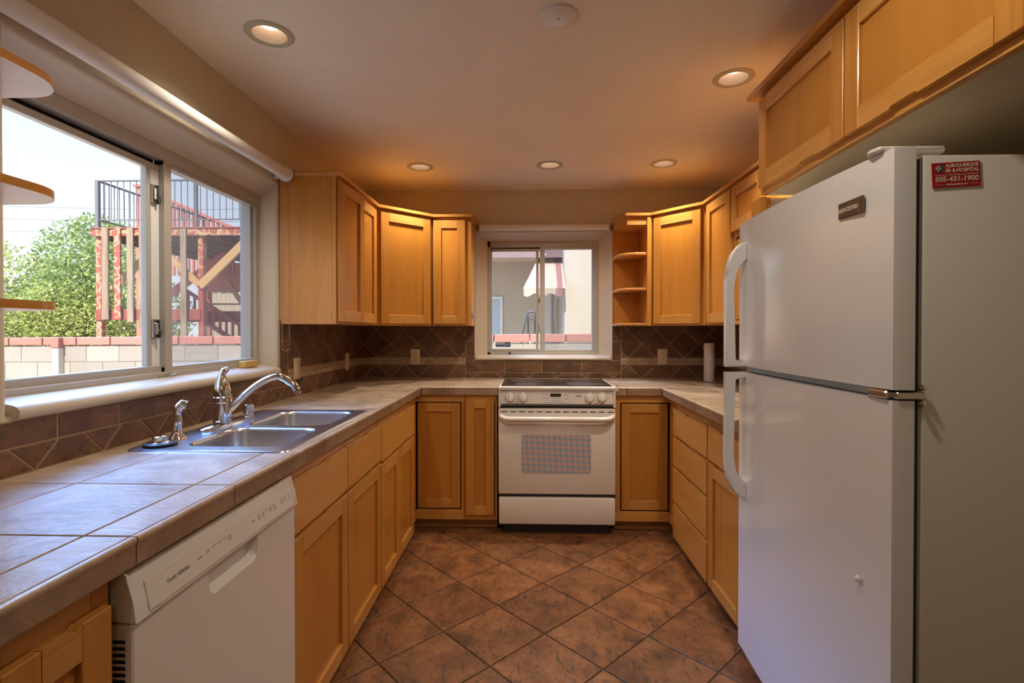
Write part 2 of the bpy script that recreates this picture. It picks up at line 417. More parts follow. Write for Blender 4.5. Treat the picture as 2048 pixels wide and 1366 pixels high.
leaf_c = M('dark_leaves', (.1,.2,.06), .6, build=leaff((.05,.10,.03),(.13,.23,.07)))
bark = M('bark', (.14,.10,.07), .9)
def awnf(t, b):
    s = t.new('ShaderNodeSeparateXYZ', {0: pos(t)})
    f = t.math('FRACT', t.math('MULTIPLY', s.outputs[0], 2.9))
    c = t.ramp(f, [(0,(.40,.32,.235)),(.46,(.40,.32,.235)),(.5,(.25,.10,.095)),(.74,(.25,.10,.095)),(.78,(.36,.29,.21)),(.86,(.40,.34,.28)),(.9,(.40,.32,.235))], 'CONSTANT')
    t.l.new(c, b.inputs['Base Color'])
awning_m = M('striped_canvas', (.6,.5,.4), .85, build=awnf)
fascia_m = M('plum_fascia', (.17,.12,.135), .8)
dirt = M('dry_ground', (.42,.33,.24), .95, build=blockf((.36,.28,.20),(.48,.39,.29), 2))
roof_m = M('roofing', (.25,.22,.2), .9)
lad_m = M('ladder_dark_metal', (.06,.065,.075), .4, .3)

# ================================================================== the setting
XW, XR, YB, ZC = -1.258, 1.409, 3.79, 2.319
XA, YA, YR = 1.56, 1.985, -3.6
OX = .0
def st(o): return prop(o, kind='structure')
# floor (tiles laid on the diagonal over dark grout)
mb = MB(); mb.box(XW-.2, XA+.2, YR-.2, YB+.2, -.12, -.004, mi=1)
L, th, o0 = .3022, .7916, (-.5638, 3.1852)
u = (math.cos(th), -math.sin(th)); v = (math.sin(th), math.cos(th))
for i in range(-26, 26):
    for j in range(-26, 26):
        q = [(o0[0]+L*((i+a)*u[0]+(j+b)*v[0]), o0[1]+L*((i+a)*u[1]+(j+b)*v[1])) for a, b in ((0,0),(1,0),(1,1),(0,1))]
        q = clip_rect(q, (XW, XA, YR, YB))
        if q: mb.tile(q, lambda x, y, h: (x, y, -.004+h), .0032, .004, .0016)
st(mb.build('floor', [floor_m, grout_f], smooth=20))
# ceiling with lamp holes
LAMPS = [(-.915, 1.775), (.852, 2.142), (-.69, 3.235), (.137, 3.225), (.850, 3.218), (.20, .92), (-.55, -.7), (.6, -1.5), (-.3, -2.5)]  # last four lie out of view, added to brighten cabinets and room
mb = MB()
outer = [(XW-.1,YR-.1,ZC),(XA+.1,YR-.1,ZC),(XA+.1,YB+.1,ZC),(XW-.1,YB+.1,ZC)]
holes = [[(x+.058*math.cos(2*PI*k/32), y+.058*math.sin(2*PI*k/32), ZC) for k in range(32)] for x, y in LAMPS]
mb.fillholes([outer]+holes)
st(mb.build('ceiling', paint_c, smooth=0, recalc=False))
mb = MB(); mb.box(XW-.42, XA+.7, YR-.6, YB+.25, 2.62, 2.74); st(mb.build('light_block_roof', roof_m, smooth=0))  # unseen, added to stop light leaks and keep sun off the left window
mb = MB()
for x0,x1,y0,y1 in ((XW-.2,XW-.1,YR-.2,YB+.2),(XA+.1,XA+.2,YR-.2,YB+.2),(XW-.2,XA+.2,YB+.1,YB+.2),(XW-.2,XA+.2,YR-.2,YR-.1)): mb.box(x0,x1,y0,y1,ZC-.02,2.63)
st(mb.build('trim_3', paint, smooth=0))
# wall with a window opening: loops across the thickness
def rect(a0,a1,c0,c1): return [(a0,c0),(a1,c0),(a1,c1),(a0,c1)]
def wall_open(name, F, ext, op, fr, t_fr, thick):
    loops = [[F(a, 0, c) for a, c in rect(*ext)]]
    for k in range(5):
        t = k/4*PI/2; e = .022*(1-math.sin(t)); d = .022*(1-math.cos(t))
        loops.append([F(a, -d, c) for a, c in rect(op[0]-e, op[1]+e, op[2]-e, op[3]+e)])
    loops.append([F(a, -t_fr, c) for a, c in rect(*fr)])
    loops.append([F(a, -t_fr-.03, c) for a, c in rect(*fr)])
    loops.append([F(a, -thick, c) for a, c in rect(fr[0]-.09, fr[1]+.09, fr[2]-.09, fr[3]+.09)])
    loops.append([F(a, -thick, c) for a, c in rect(*ext)])
    mb = MB(); n = len(loops); L = [mb.verts(l) for l in loops]
    for k in range(n):
        A, B = L[k], L[(k+1)%n]
        for i in range(4): mb.face((A[i], A[(i+1)%4], B[(i+1)%4], B[i]), 1 if 1 <= k <= 7 else 0)
    return st(mb.build(name, [paint, paint_w], smooth=40))
FL = Fr((XW,0,0), (0,1,0), (1,0,0)); FB = Fr((0,YB,0), (1,0,0), (0,-1,0))
FRt = Fr((XR,0,0), (0,1,0), (-1,0,0))
wall_open('wall_left', FL, (-.30, YB+.2, -.05, ZC+.01), (1.19, 2.515, 1.06, 2.0), (1.235, 2.503, 1.095, 1.945), .087, .19)
wall_open('wall_back', FB, (XW-.0, XR+.15, -.05, ZC+.01), (-.398, .622, 1.055, 1.995), (-.311, .535, 1.083, 1.952), .08, .20)
mb = MB(); mb.box(XR, XR+.35, YA+.05, YB, -.05, ZC+.005); st(mb.build('wall_right', paint, smooth=0))
mb = MB(); mb.box(XA, XA+.12, YR-.2, YA+.05, -.05, ZC+.005); st(mb.build('wall_alcove', paint, smooth=0))
mb = MB(); mb.box(.925, XA, YA-.022, YA+.045, 0, 1.775); st(mb.build('wall_partition', paint, smooth=0))
mb = MB(); mb.box(XW-.2,XA+.2,YR-.12,YR,-.05,ZC+.01); st(mb.build('wall_rear', paint, smooth=0))
mb = MB(); mb.box(XW-.2,XW,YR-.2,-.30,-.05,ZC+.01); st(mb.build('wall_left_rear', paint, smooth=0))
# sills
def sill(name, F, a0, a1, zt, zb, dep):
    mb = MB()
    pr = [(-dep, zt), (-dep*.45, zt-.006), (-.004, zt-.012), (.008, zt-.018), (.014, zt-.027), (.013, zb+.006), (.008, zb), (-dep, zb)]
    mb.prism(pr, a0, a1, F, plane='bc'); return st(mb.build(name, paint_w, smooth=60))
sill('trim_1', FL, 1.20, 2.512, 1.098, 1.050, .085)
sill('trim_2', FB, -.388, .612, 1.088, 1.048, .078)

# ---------------------------------------------------------- windows
def slider(name, F, fr, d0, yl, gap=.055, tg=.065):
    """aluminium sliding window: F frame with b pointing indoors"""
    r = bpy.data.objects.new(name, None); COL.objects.link(r); r.location = F((fr[0]+fr[1])/2, -d0, fr[2]); st(r); r.empty_display_size=.05
    a0,a1,c0,c1 = fr
    mb = MB(); b0, b1 = -d0-.075, -d0
    mb.box(a0,a1,b0,b1,c0,c0+.022,.002,F=F); mb.box(a0,a1,b0,b1,c1-.045,c1,.002,F=F)
    mb.box(a0,a0+.024,b0,b1,c0,c1,.002,F=F); mb.box(a1-.030,a1,b0,b1-.004,c0,c1,.002,F=F)
    mb.box(a1-.046,a1-.028,b0,b1-.022,c0+.02,c1-.03,.002,F=F)
    mb.box(yl, a1-.03, b0+.03, b1-.006, c0+.02, c0+.040, .002, F=F); mb.box(yl, a1-.03, b0+.03, b1-.006, c1-.062, c1-.044, .002, F=F)
    mb.box(yl, yl+.037, b0+.03, b1-.002, c0+.01, c1-.03, .003, F=F)
    mb.build('frame', vinyl, r)
    # sliding sash on the left
    s0, s1, g0, g1 = a0+.020, yl-gap, c0+.012, c1-tg
    mb = MB()
    mb.box(s0,yl-.002,b0+.03,b1-.016,g0,g0+.034,.002,F=F); mb.box(s0,yl-.002,b0+.03,b1-.02,g1-.022,g1,.002,F=F)
    mb.box(s0,s0+.014,b0+.03,b1-.02,g0,g1,.002,F=F); mb.box(s1-.010,s1+.010,b0+.03,b1-.022,g0,g1,.002,F=F)
    if gap > .03: mb.box(s1+.014,yl-.001,b0+.03,b1-.024,g0,g1,.001,mi=1,F=F)  # daylight on this strip put into a whiter vinyl
    sa = mb.build('sliding_sash', [vinyl, vinyl_l], r)
    mb = MB(); mb.box(s0+.012, s1-.006, b1-.032, b1-.028, g0+.03, g1-.018, F=F); mb.build('pane', glass, sa, 0)
    mb = MB(); mb.box(yl+.034, a1-.042, b1-.034, b1-.030, c0+.036, c1-.058, F=F); mb.build('pane', glass, r, 0)
    mb = MB(); mb.box(s0, yl, b0+.02, b0+.03, g1, c1-.044, F=F); mb.build('track_shadow_gap', black, r, 0)  # black strip painting the shade in the gap above the sash
    return r, sa, b0, b1
w1, sa1, wb0, wb1 = slider('window_1', FL, (1.235, 2.503, 1.095, 1.945), .087, 1.842)
def latch(F, a, b, c, par, s=1.0):
    mb = MB(); mb.box(a-.011*s,a+.011*s,b,b+.012*s,c-.034*s,c+.034*s,.003,F=F,seg=2)
    mb.box(a-.007*s,a+.007*s,b+.012*s,b+.02*s,c-.022*s,c+.022*s,.003,F=F)
    mb.box(a+.009*s,a+.02*s,b,b+.022*s,c-.034*s,c-.004,.003,mi=1,F=F); mb.box(a+.009*s,a+.015*s,b,b+.02*s,c-.004,c+.034*s,.003,mi=1,F=F)
    for k in (-1, 1): mb.lathe([(.003*s,b+.012*s),(.003*s,b+.016*s)], F(a,0,c+k*.028*s), F.n, 8, 1)
    return mb.build('latch', [nickel, dkplastic], par)
latch(FL, 1.808, wb1-.026, 1.768, sa1); latch(FL, 1.806, wb1-.026, 1.277, sa1)
mb = MB(); mb.box(1.80,1.86,wb1-.004,wb1+.004,1.094,1.104,.001,F=FL); mb.tube([FL(1.835,wb1+.002,1.098),FL(1.875,wb1+.008,1.104)],.006,8); mb.tube([FL(1.855,wb1+.004,1.10),FL(1.855,wb1+.010,1.078)],.004,8)
mb.build('lock_screw', nickel, w1)
mb = MB(); mb.box(1.872, 2.456, wb0+.010, wb0+.0105, 1.118, 1.90, F=FL); mb.build('insect_screen', screen_m, w1, 0)
w2, sa2, vb0, vb1 = slider('window_2', FB, (-.311, .535, 1.083, 1.952), .08, .090, .020, .053)
latch(FB, .082, vb1-.020, 1.50, sa2, .55)
mb = MB(); mb.lathe([(.009,0),(.009,.01),(.005,.016)], FB(-.14, vb1, 1.10), FB.n, 10); mb.build('lock_screw', dkplastic, w2)
mb = MB(); mb.box(.12, .50, vb0+.004, vb0+.0045, 1.12, 1.90, F=FB); mb.build('insect_screen', screen_m, w2, 0)
# security sticker on the back window
t = thing('window_sticker', 'small grey and blue security company sticker low on back window pane', 'sticker', FB(-.20, vb1-.028, 1.135))
mb = MB(); mb.box(-.252,-.135,vb1-.0275,vb1-.027,1.142,1.183,F=FB); mb.build('label_sheet', grey_lab, t, 0)
mb = MB(); mb.box(-.178,-.137,vb1-.027,vb1-.0266,1.148,1.181,F=FB); mb.build('blue_square', blue_m, t, 0)
mb = MB(); text_bm(mb, 'ADT', .019, lambda x,y,h: FB(-.1575+x, vb1-.0265+h, 1.164+y), bold=.0004, width=.032); mb.build('lettering', letter, t, 0)
mb = MB(); mb.box(-.248,-.184,vb1-.027,vb1-.0266,1.150,1.160,F=FB); mb.build('blue_stripe', blue_m, t, 0)
# ---------------------------------------------------------- tiled backsplash (surface of the walls)
DG = .2087
def field(mb, F, r, a_bot, c_bot, d=0.0):
    """diamonds clipped to rect r=(a0,a1,c0,c1); a vertex of the lattice at (a_bot, c_bot)"""
    fn = lambda x, y, h: F(x, .004+h, y)
    for i in range(-30, 31):
        for j in range(-3, 8):
            ca = a_bot+i*DG+(0 if j % 2 else DG/2)*1; cc = c_bot+j*DG/2
            if ca < r[0]-.2 or ca > r[1]+.2 or cc < r[2]-.2 or cc > r[3]+.2: continue
            q = clip_rect([(ca-DG/2,cc),(ca,cc-DG/2),(ca+DG/2,cc),(ca,cc+DG/2)], r)
            if q: mb.tile(q, fn, .0026, .0022, .001)
def rects(mb, F, R, g=.0026, mi=0):
    fn = lambda x, y, h: F(x, .004+h, y)
    for a0,a1,c0,c1 in R: mb.tile([(a0,c0),(a1,c0),(a1,c1),(a0,c1)], fn, g, .0022, .001, mi)
def mosaic(mb, F, a0, a1):
    fn = lambda x, y, h: F(x, .004+h, y)
    for c0, c1 in ((1.016,1.041),(1.041,1.066)):
        a = a0-random.random()*.04
        while a < a1:
            e = a+random.choice((.045,.06,.08,.05))
            q = clip_rect([(a,c0),(e,c0),(e,c1),(a,c1)], (a0,a1,c0,c1))
            if q: mb.tile(q, fn, .0011, .004, .001, 2)
            a = e
ZT, Z0, ZM0, ZM1 = 1.325, .916, 1.015, 1.067
# left wall: bottoms at Y=2.706+k*DG
mb = MB(); mb.box(.10,YB,-.001,.0045,.905,1.05,mi=1,F=FL); mb.box(2.517,YB,-.001,.0045,1.05,ZT,mi=1,F=FL)
field(mb, FL, (.1, 2.603, Z0, .984), 2.706, Z0); field(mb, FL, (2.603, YB, Z0, ZM0), 2.706, Z0)
field(mb, FL, (2.603, YB, ZM1, ZT), 2.706+DG/2, ZM1); mosaic(mb, FL, 2.605, YB)
jl = [.22,.50,.78,1.05,1.308,1.511,1.80,2.08,2.33,2.535]
rects(mb, FL, [(a, b, .984, 1.05) for a, b in zip(jl, jl[1:])]+[(2.535,2.603,.984,1.05),(2.517,2.603,1.05,1.215),(2.517,2.603,1.215,ZT)])
st(mb.build('trim_4', [slate, grout, mosaic_m], smooth=20))
# back wall
mb = MB(); mb.box(XW,XR,-.001,.0045,.905,1.046,mi=1,F=FB); mb.box(XW,-.40,-.001,.0045,1.046,ZT,mi=1,F=FB); mb.box(.624,XR,-.001,.0045,1.046,ZT,mi=1,F=FB)
field(mb, FB, (XW, -.469, Z0, ZM0), -1.037, Z0); field(mb, FB, (-.469, .69, Z0, .957), -1.037, Z0); field(mb, FB, (.69, XR, Z0, ZM0), -1.037, Z0)
for a0, a1 in ((XW,-.469),(.69,XR)): field(mb, FB, (a0, a1, ZM1, ZT), -1.037+DG/2, ZM1); mosaic(mb, FB, a0, a1)
rects(mb, FB, [(-.469,-.40,1.19,ZT),(.624,.69,1.19,ZT),(.624,.69,1.046,1.19),(-.469,-.40,1.046,1.19)]+[(a, b, .957, 1.046) for a, b in zip([-.469,-.173,.104,.398], [-.173,.104,.398,.69])])
st(mb.build('trim_5', [slate, grout, mosaic_m], smooth=20))
mb = MB(); mb.box(YA+.05,YB,-.001,.0045,.905,ZT,mi=1,F=FRt)
field(mb, FRt, (YA+.05, YB, Z0, ZM0), 2.706, Z0); field(mb, FRt, (YA+.05, YB, ZM1, ZT), 2.706+DG/2, ZM1); mosaic(mb, FRt, YA+.05, YB)
st(mb.build('trim_6', [slate, grout, mosaic_m], smooth=20))

# ================================================================== cabinets
def shaker(par, F, a0, a1, c0, c1, b, name='door', notch=None, th=.018, sw=.057, label=None, nz='top'):
    """shaker door: front plane at b (outward), back at b-th; notch = centre of the finger scoop"""
    mb = MB(); bk = b-th
    for x0, x1 in ((a0,a0+sw),(a1-sw,a1)): mb.box(x0,x1,bk,b,c0,c1,.0018,mi=0,F=F)
    rails = [(c0,c0+sw),(c1-sw,c1)]
    for k, (z0, z1) in enumerate(rails):
        if notch is not None and ((k == 1) == (nz == 'top')):
            s = 1 if nz == 'top' else -1; e = z1 if s > 0 else z0; f = z0 if s > 0 else z1
            hw = min(.045, (a1-a0-2*sw)*.45)
            m = max(a0+sw+hw+.004, min(a1-sw-hw-.004, notch))
            pl = [(a0+sw,f),(a1-sw,f),(a1-sw,e),(m+hw,e),(m+hw-.008,e-s*.006),(m-hw+.008,e-s*.006),(m-hw,e),(a0+sw,e)]
            mb.prism(pl, bk, b, F, 1)
        else: mb.box(a0+sw,a1-sw,bk,b,z0,z1,.0018,mi=1,F=F)
    d = mb.build(name, [wood_v, wood_h], par)
    if label: d['label'] = label
    mb = MB(); mb.box(a0+sw-.006,a1-sw+.006,bk+.003,b-.011,c0+sw-.006,c1-sw+.006,F=F); mb.build('panel', wood_p, d, 0)
    return d
def slab(par, F, a0, a1, c0, c1, b, notch=True, name='drawer_front', th=.018):
    mb = MB(); m = (a0+a1)/2; hw = .05
    if notch:
        pl = [(a0,c0),(a1,c0),(a1,c1),(m+hw,c1),(m+hw-.01,c1-.007),(m-hw+.01,c1-.007),(m-hw,c1),(a0,c1)]
        mb.prism(pl, b-th, b, F, 0)
    else: mb.box(a0,a1,b-th,b,c0,c1,.0018,F=F)
    return mb.build(name, wood_h, par, 30)
def carcass(par, F, a0, a1, c0, c1, dep, bf, top=True, kick=.0):
    """open-fronted box behind the face plane b=bf, dep deep"""
    mb = MB(); t = .016; y0 = bf-.02; y1 = bf-dep
    mb.box(a0,a0+t,y1,y0,c0,c1,F=F); mb.box(a1-t,a1,y1,y0,c0,c1,F=F)
    mb.box(a0+t,a1-t,y1,y0,c0,c0+t,F=F); mb.box(a0+t,a1-t,y1,y1+.006,c0+t,c1,F=F)
    if top: mb.box(a0+t,a1-t,y1,y0,c1-t,c1,F=F)
    return mb.build('carcass', wood_v, par, 0)
def face_frame(par, F, a0, a1, c0, c1, bf, bars, sw=.035, rt=.035, rb=.03):
    mb = MB(); y0, y1 = bf-.02, bf
    mb.box(a0,a0+sw,y0,y1,c0,c1,.001,F=F); mb.box(a1-sw,a1,y0,y1,c0,c1,.001,F=F)
    mb.box(a0+sw,a1-sw,y0,y1,c1-rt,c1,.001,mi=1,F=F); mb.box(a0+sw,a1-sw,y0,y1,c0,c0+rb,.001,mi=1,F=F)
    for k, p in bars:
        if k == 'h': mb.box(a0+sw,a1-sw,y0,y1,p-.02,p+.02,mi=1,F=F)
        else: mb.box(p-.02,p+.02,y0,y1,c0+rb,c1-rt,F=F)
    return mb.build('face_frame', [wood_v, wood_h], par)
def kickboard(par, F, a0, a1, b, z1=.068):
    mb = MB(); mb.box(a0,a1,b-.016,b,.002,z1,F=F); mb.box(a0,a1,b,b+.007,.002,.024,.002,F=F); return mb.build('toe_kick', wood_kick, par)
ZU = .862                       # top of the base cabinets
# ---- left run: F with origin on the face-frame plane
GL = Fr((-.71,0,0), (0,1,0), (1,0,0)); DL = -.71-XW-.012
def base(label, a0, a1, doors, drawers, F=GL, dep=DL, bars=()):
    t = thing('base_cabinet', label, 'cabinet', F((a0+a1)/2, -dep/2, 0), 'lower cabinets')
    carcass(t, F, a0, a1, .068, ZU, dep, 0, top=False)
    face_frame(t, F, a0, a1, .068, ZU, 0, bars, rt=.065)
    kickboard(t, F, a0, a1, -.05)
    for d in drawers: slab(t, F, d[0], d[1], d[2], d[3], .02)
    for d in doors: shaker(t, F, d[0], d[1], d[2], d[3], .02, notch=d[4] if len(d) > 4 else None)
    return t
base('narrow maple base cabinet left of the dishwasher, nearest the viewer', .62, .832, [(.637,.815,.05,.815,.726)], [])
base('maple base cabinet right beside the white dishwasher, one drawer over one door', 1.463, 1.918, [(1.472,1.914,.045,.645,1.69)], [(1.472,1.914,.662,.822)], bars=[('h',.654)])
base('maple base cabinet under far sink bowl, second right of the dishwasher, one drawer', 1.918, 2.362, [(1.922,2.354,.045,.645,2.14)], [(1.922,2.354,.662,.822)], bars=[('h',.654)])
base('wide maple base cabinet with drawer above paired doors, left run near corner', 2.362, 3.045, [(2.366,2.688,.045,.63,2.62),(2.692,3.040,.045,.63,2.76)], [(2.366,3.040,.65,.82)], bars=[('h',.64)])
# ---- corner cabinets with inset L doors
GB = Fr((0,3.20,0), (1,0,0), (0,-1,0)); DB = YB-3.20-.012
def corner(label, side):
    s = side
    t = thing('corner_base_cabinet', label, 'cabinet', (-.95 if s < 0 else 1.1, 3.45, 0))
    if s < 0: FX = GL; x0, x1, xw = -.71, -.402, XW+.012
    else: FX = GR; x0, x1, xw = .548, .882, XR-.012
    mb = MB()
    a, b = (x1, xw) if s < 0 else (x0, xw)
    mb.box(a, xw, 3.225, YB-.012, .068, .084); mb.box(a, xw, YB-.018, YB-.012, .084, ZU); mb.box(a, a+(-.016 if s < 0 else .016), 3.225, YB-.012, .084, ZU)
    fx = -.735 if s < 0 else .907
    mb.box(fx, xw, 3.047, 3.225, .068, .084); mb.box(fx, xw, 3.047, 3.058, .084, ZU); mb.box(xw, xw+(.006 if s < 0 else -.006), 3.058, YB-.018, .084, ZU)
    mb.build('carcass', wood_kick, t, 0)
    # face frame: rails around the opening on both planes
    mb = MB(); e0, e1 = x0, x1
    mb.box(e0,e1,-.02,0,ZU-.045,ZU,.001,mi=1,F=GB); mb.box(e0,e1,-.02,0,.068,.130,.001,mi=1,F=GB)
    if s < 0: mb.box(-.424,-.402,-.02,0,.13,ZU-.045,.001,F=GB)
    else: mb.box(.548,.579,-.02,0,.13,ZU-.045,.001,F=GB)
    mb.box(3.047,3.20,-.02,0,ZU-.045,ZU,.001,mi=1,F=FX); mb.box(3.047,3.20,-.02,0,.068,.130,.001,mi=1,F=FX)
    mb.build('face_frame', [wood_v, wood_h], t)
    if s < 0: shaker(t, GB, -.705, -.431, .139, .810, -.003); shaker(t, GL, 3.052, 3.196, .139, .810, -.003, sw=.045)
    else: shaker(t, GB, .587, .877, .139, .810, -.003); shaker(t, GR, 3.052, 3.196, .139, .810, -.003, sw=.045)
    mb = MB()
    if s < 0: mb.box(-.78,-.402,-.066,-.05,.002,.068,F=GB); mb.box(-.78,-.402,-.05,-.043,.002,.024,F=GB); mb.box(3.047,3.25,-.066,-.05,.002,.068,F=GL)
    else: mb.box(.548,.94,-.066,-.05,.002,.068,F=GB); mb.box(.548,.94,-.05,-.043,.002,.024,F=GB); mb.box(3.047,3.25,-.066,-.05,.002,.068,F=GR)
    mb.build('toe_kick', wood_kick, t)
    return t
GR = Fr((.882,0,0), (0,1,0), (-1,0,0)); DR = XR-.882-.012
corner('corner base cabinet with folding L door in the left back corner', -1)
corner('corner base cabinet with black gapped door right of the white range', 1)
# narrow cabinet left of the range
t = thing('base_cabinet', 'slim one door maple base cabinet squeezed left of the white range', 'cabinet', (-.29, 3.5, 0), 'lower cabinets')
carcass(t, GB, -.400, -.196, .068, ZU, DB, 0, top=False); face_frame(t, GB, -.400, -.196, .068, ZU, 0, (), sw=.014, rt=.05); kickboard(t, GB, -.400, -.196, -.05)
shaker(t, GB, -.394, -.213, .104, .835, .02, sw=.055)
# ---- right run
t = base('maple bank of four drawers on the right side run', 2.46, 3.045, [], [(2.474,3.04,.655,.812),(2.474,3.04,.475,.635),(2.474,3.04,.262,.455),(2.474,3.04,.048,.240)], F=GR, dep=DR, bars=[('h',.645),('h',.465),('h',.25)])
base('maple base cabinet half hidden behind the refrigerator, drawer over door', 2.04, 2.458, [(2.062,2.450,.048,.637,2.36)], [(2.062,2.450,.655,.815)], F=GR, dep=DR, bars=[('h',.645)])

# ================================================================== countertops
SK = (-1.168, -.722, 1.462, 2.196)        # cut-out for the sink
ZCT = .915
def counter(name, label, top_rects, tiles, edge, loc):
    t = thing(name, label, 'countertop', loc)
    mb = MB()
    for r in top_rects:
        for q in cut_rect(r, SK): mb.box(q[0],q[1],q[2],q[3],ZU+.001,ZCT-.003)
    mb.build('substrate', grout_c, t, 0)
    mb = MB()
    for r in tiles:
        tv = random.random()
        for q in cut_rect(r, SK): mb.tile([(q[0],q[2]),(q[1],q[2]),(q[1],q[3]),(q[0],q[3])], lambda x,y,h: (x,y,ZCT-.005+h), .0018, .005, .0018, tv=tv)
    mb.build('tile_top', counter_m, t, 20)
    mb = MB()
    for F, segs in edge:
        for a0, a1 in zip(segs, segs[1:]):
            pr = [(-.012,ZCT-.004),(-.012,ZCT-.0004),(-.0045,ZCT),(-.0015,ZCT-.0015),(0,ZCT-.005),(-.0005,ZCT-.011),(-.003,ZCT-.014),(-.003,ZCT-.046),(-.006,ZCT-.051),(-.016,ZCT-.051),(-.016,ZCT-.004)]
            i0 = len(mb.bm.faces); mb.prism(pr, a0+.0016, a1-.0016, F, plane='bc'); mb.bm.faces.ensure_lookup_table(); tv = random.random()
            for f in mb.bm.faces[i0:]: f[mb.tv] = tv
    mb.build('edge_tile', counter_m, t, 50)
    return t
XE, YE, XE2 = -.672, 3.172, .828
ys = [.26,.56,.849,1.141,1.432,1.73,2.02,2.31,2.60,2.89,3.204,3.49,YB-.004]
xs = [XW+.005, -1.05, -.768, XE-.012]
tl = []
for y0, y1 in zip(ys, ys[1:]):
    for x0, x1 in zip(xs, xs[1:]): tl.append((x0,x1,y0,y1))
for x0, x1 in ((XE-.012,-.475),(-.475,-.19)):
    for y0, y1 in ((YE+.012,3.49),(3.49,YB-.004)): tl.append((x0,x1,y0,y1))
E1 = Fr((XE,0,0), (0,1,0), (1,0,0)); E2 = Fr((0,YE,0), (1,0,0), (0,-1,0)); E3 = Fr((XE2,0,0), (0,1,0), (-1,0,0))
counter('countertop', 'beige tiled counter from the near left to the range, holding the sink',
        [(XW+.005,XE-.017,.26,YE+.017),(XW+.005,-.19,YE+.017,YB-.004)], tl,
        [(E1, [.26,.56,.849,1.141,1.422,1.70,1.775,2.095,2.37,2.68,2.94,YE]), (E2, [XE,-.468,-.19])], (-.97,2.0,ZU))
tl = []
for x0, x1 in ((.545,.626),(.626,.840)):
    for y0, y1 in ((YE+.012,3.49),(3.49,YB-.004)): tl.append((x0,x1,y0,y1))
for y0, y1 in zip([2.04,2.30,2.60,2.90,3.204,3.49], [2.30,2.60,2.90,3.204,3.49,YB-.004]):
    for x0, x1 in ((.840,1.12),(1.12,XR-.005)): tl.append((x0,x1,y0,y1))
counter('countertop', 'beige tiled counter along the right wall beside the refrigerator',
        [(.845,XR-.005,2.04,YE+.017),(.545,XR-.005,YE+.017,YB-.004)], tl,
        [(E3, [2.04,2.30,2.53,2.79,3.04,YE]), (E2, [.545,.614,XE2])], (1.1,2.8,ZU))

# ================================================================== wall cabinets
ZB, ZTp = 1.303, 2.048
def crown(par, pts, z=ZTp, th=.02):
    mb = MB(); mb.prism(pts, z, z+th, plane='ab', bev=.002); return mb.build('crown_board', wood_top, par, 30)
UF = Fr((-.968,0,0), (0,1,0), (1,0,0)); UD = -.968-XW-.004
t = thing('wall_cabinet', 'two door maple wall cabinet beside left window, one door slightly ajar', 'cabinet', (-1.11, 2.85, ZB), 'upper cabinets')
mb = MB(); y0, y1 = 2.527, 3.182
mb.box(y0,y0+.016,-UD,-.02,ZB,ZTp,F=UF); mb.box(y1-.016,y1,-UD,-.02,ZB,ZTp,F=UF); mb.box(y0+.016,y1-.016,-UD,-.02,ZB,ZB+.016,F=UF); mb.box(y0+.016,y1-.016,-UD,-.02,ZTp-.016,ZTp,F=UF); mb.box(y0+.016,y1-.016,-UD,-UD+.006,ZB+.016,ZTp-.016,F=UF)
mb.build('carcass', wood_v, t, 0)
face_frame(t, UF, y0, y1, ZB, ZTp, 0, [('v', 2.848)], sw=.03, rt=.03, rb=.02)
a = math.radians(4.6); HF = Fr((-.950-.018,2.540,0)+Vector((0,0,0)) if False else (-.968,2.540,0), (math.sin(a), math.cos(a), 0), (math.cos(a), -math.sin(a), 0))
shaker(t, HF, 0, .306, 1.315, 2.028, .0185, label='maple door standing slightly ajar')
shaker(t, UF, 2.852, 3.158, 1.315, 2.028, .0185)
crown(t, [(XW+.004,2.500),(-.938,2.500),(-.938,3.170),(-.968,3.182),(XW+.004,3.182)])
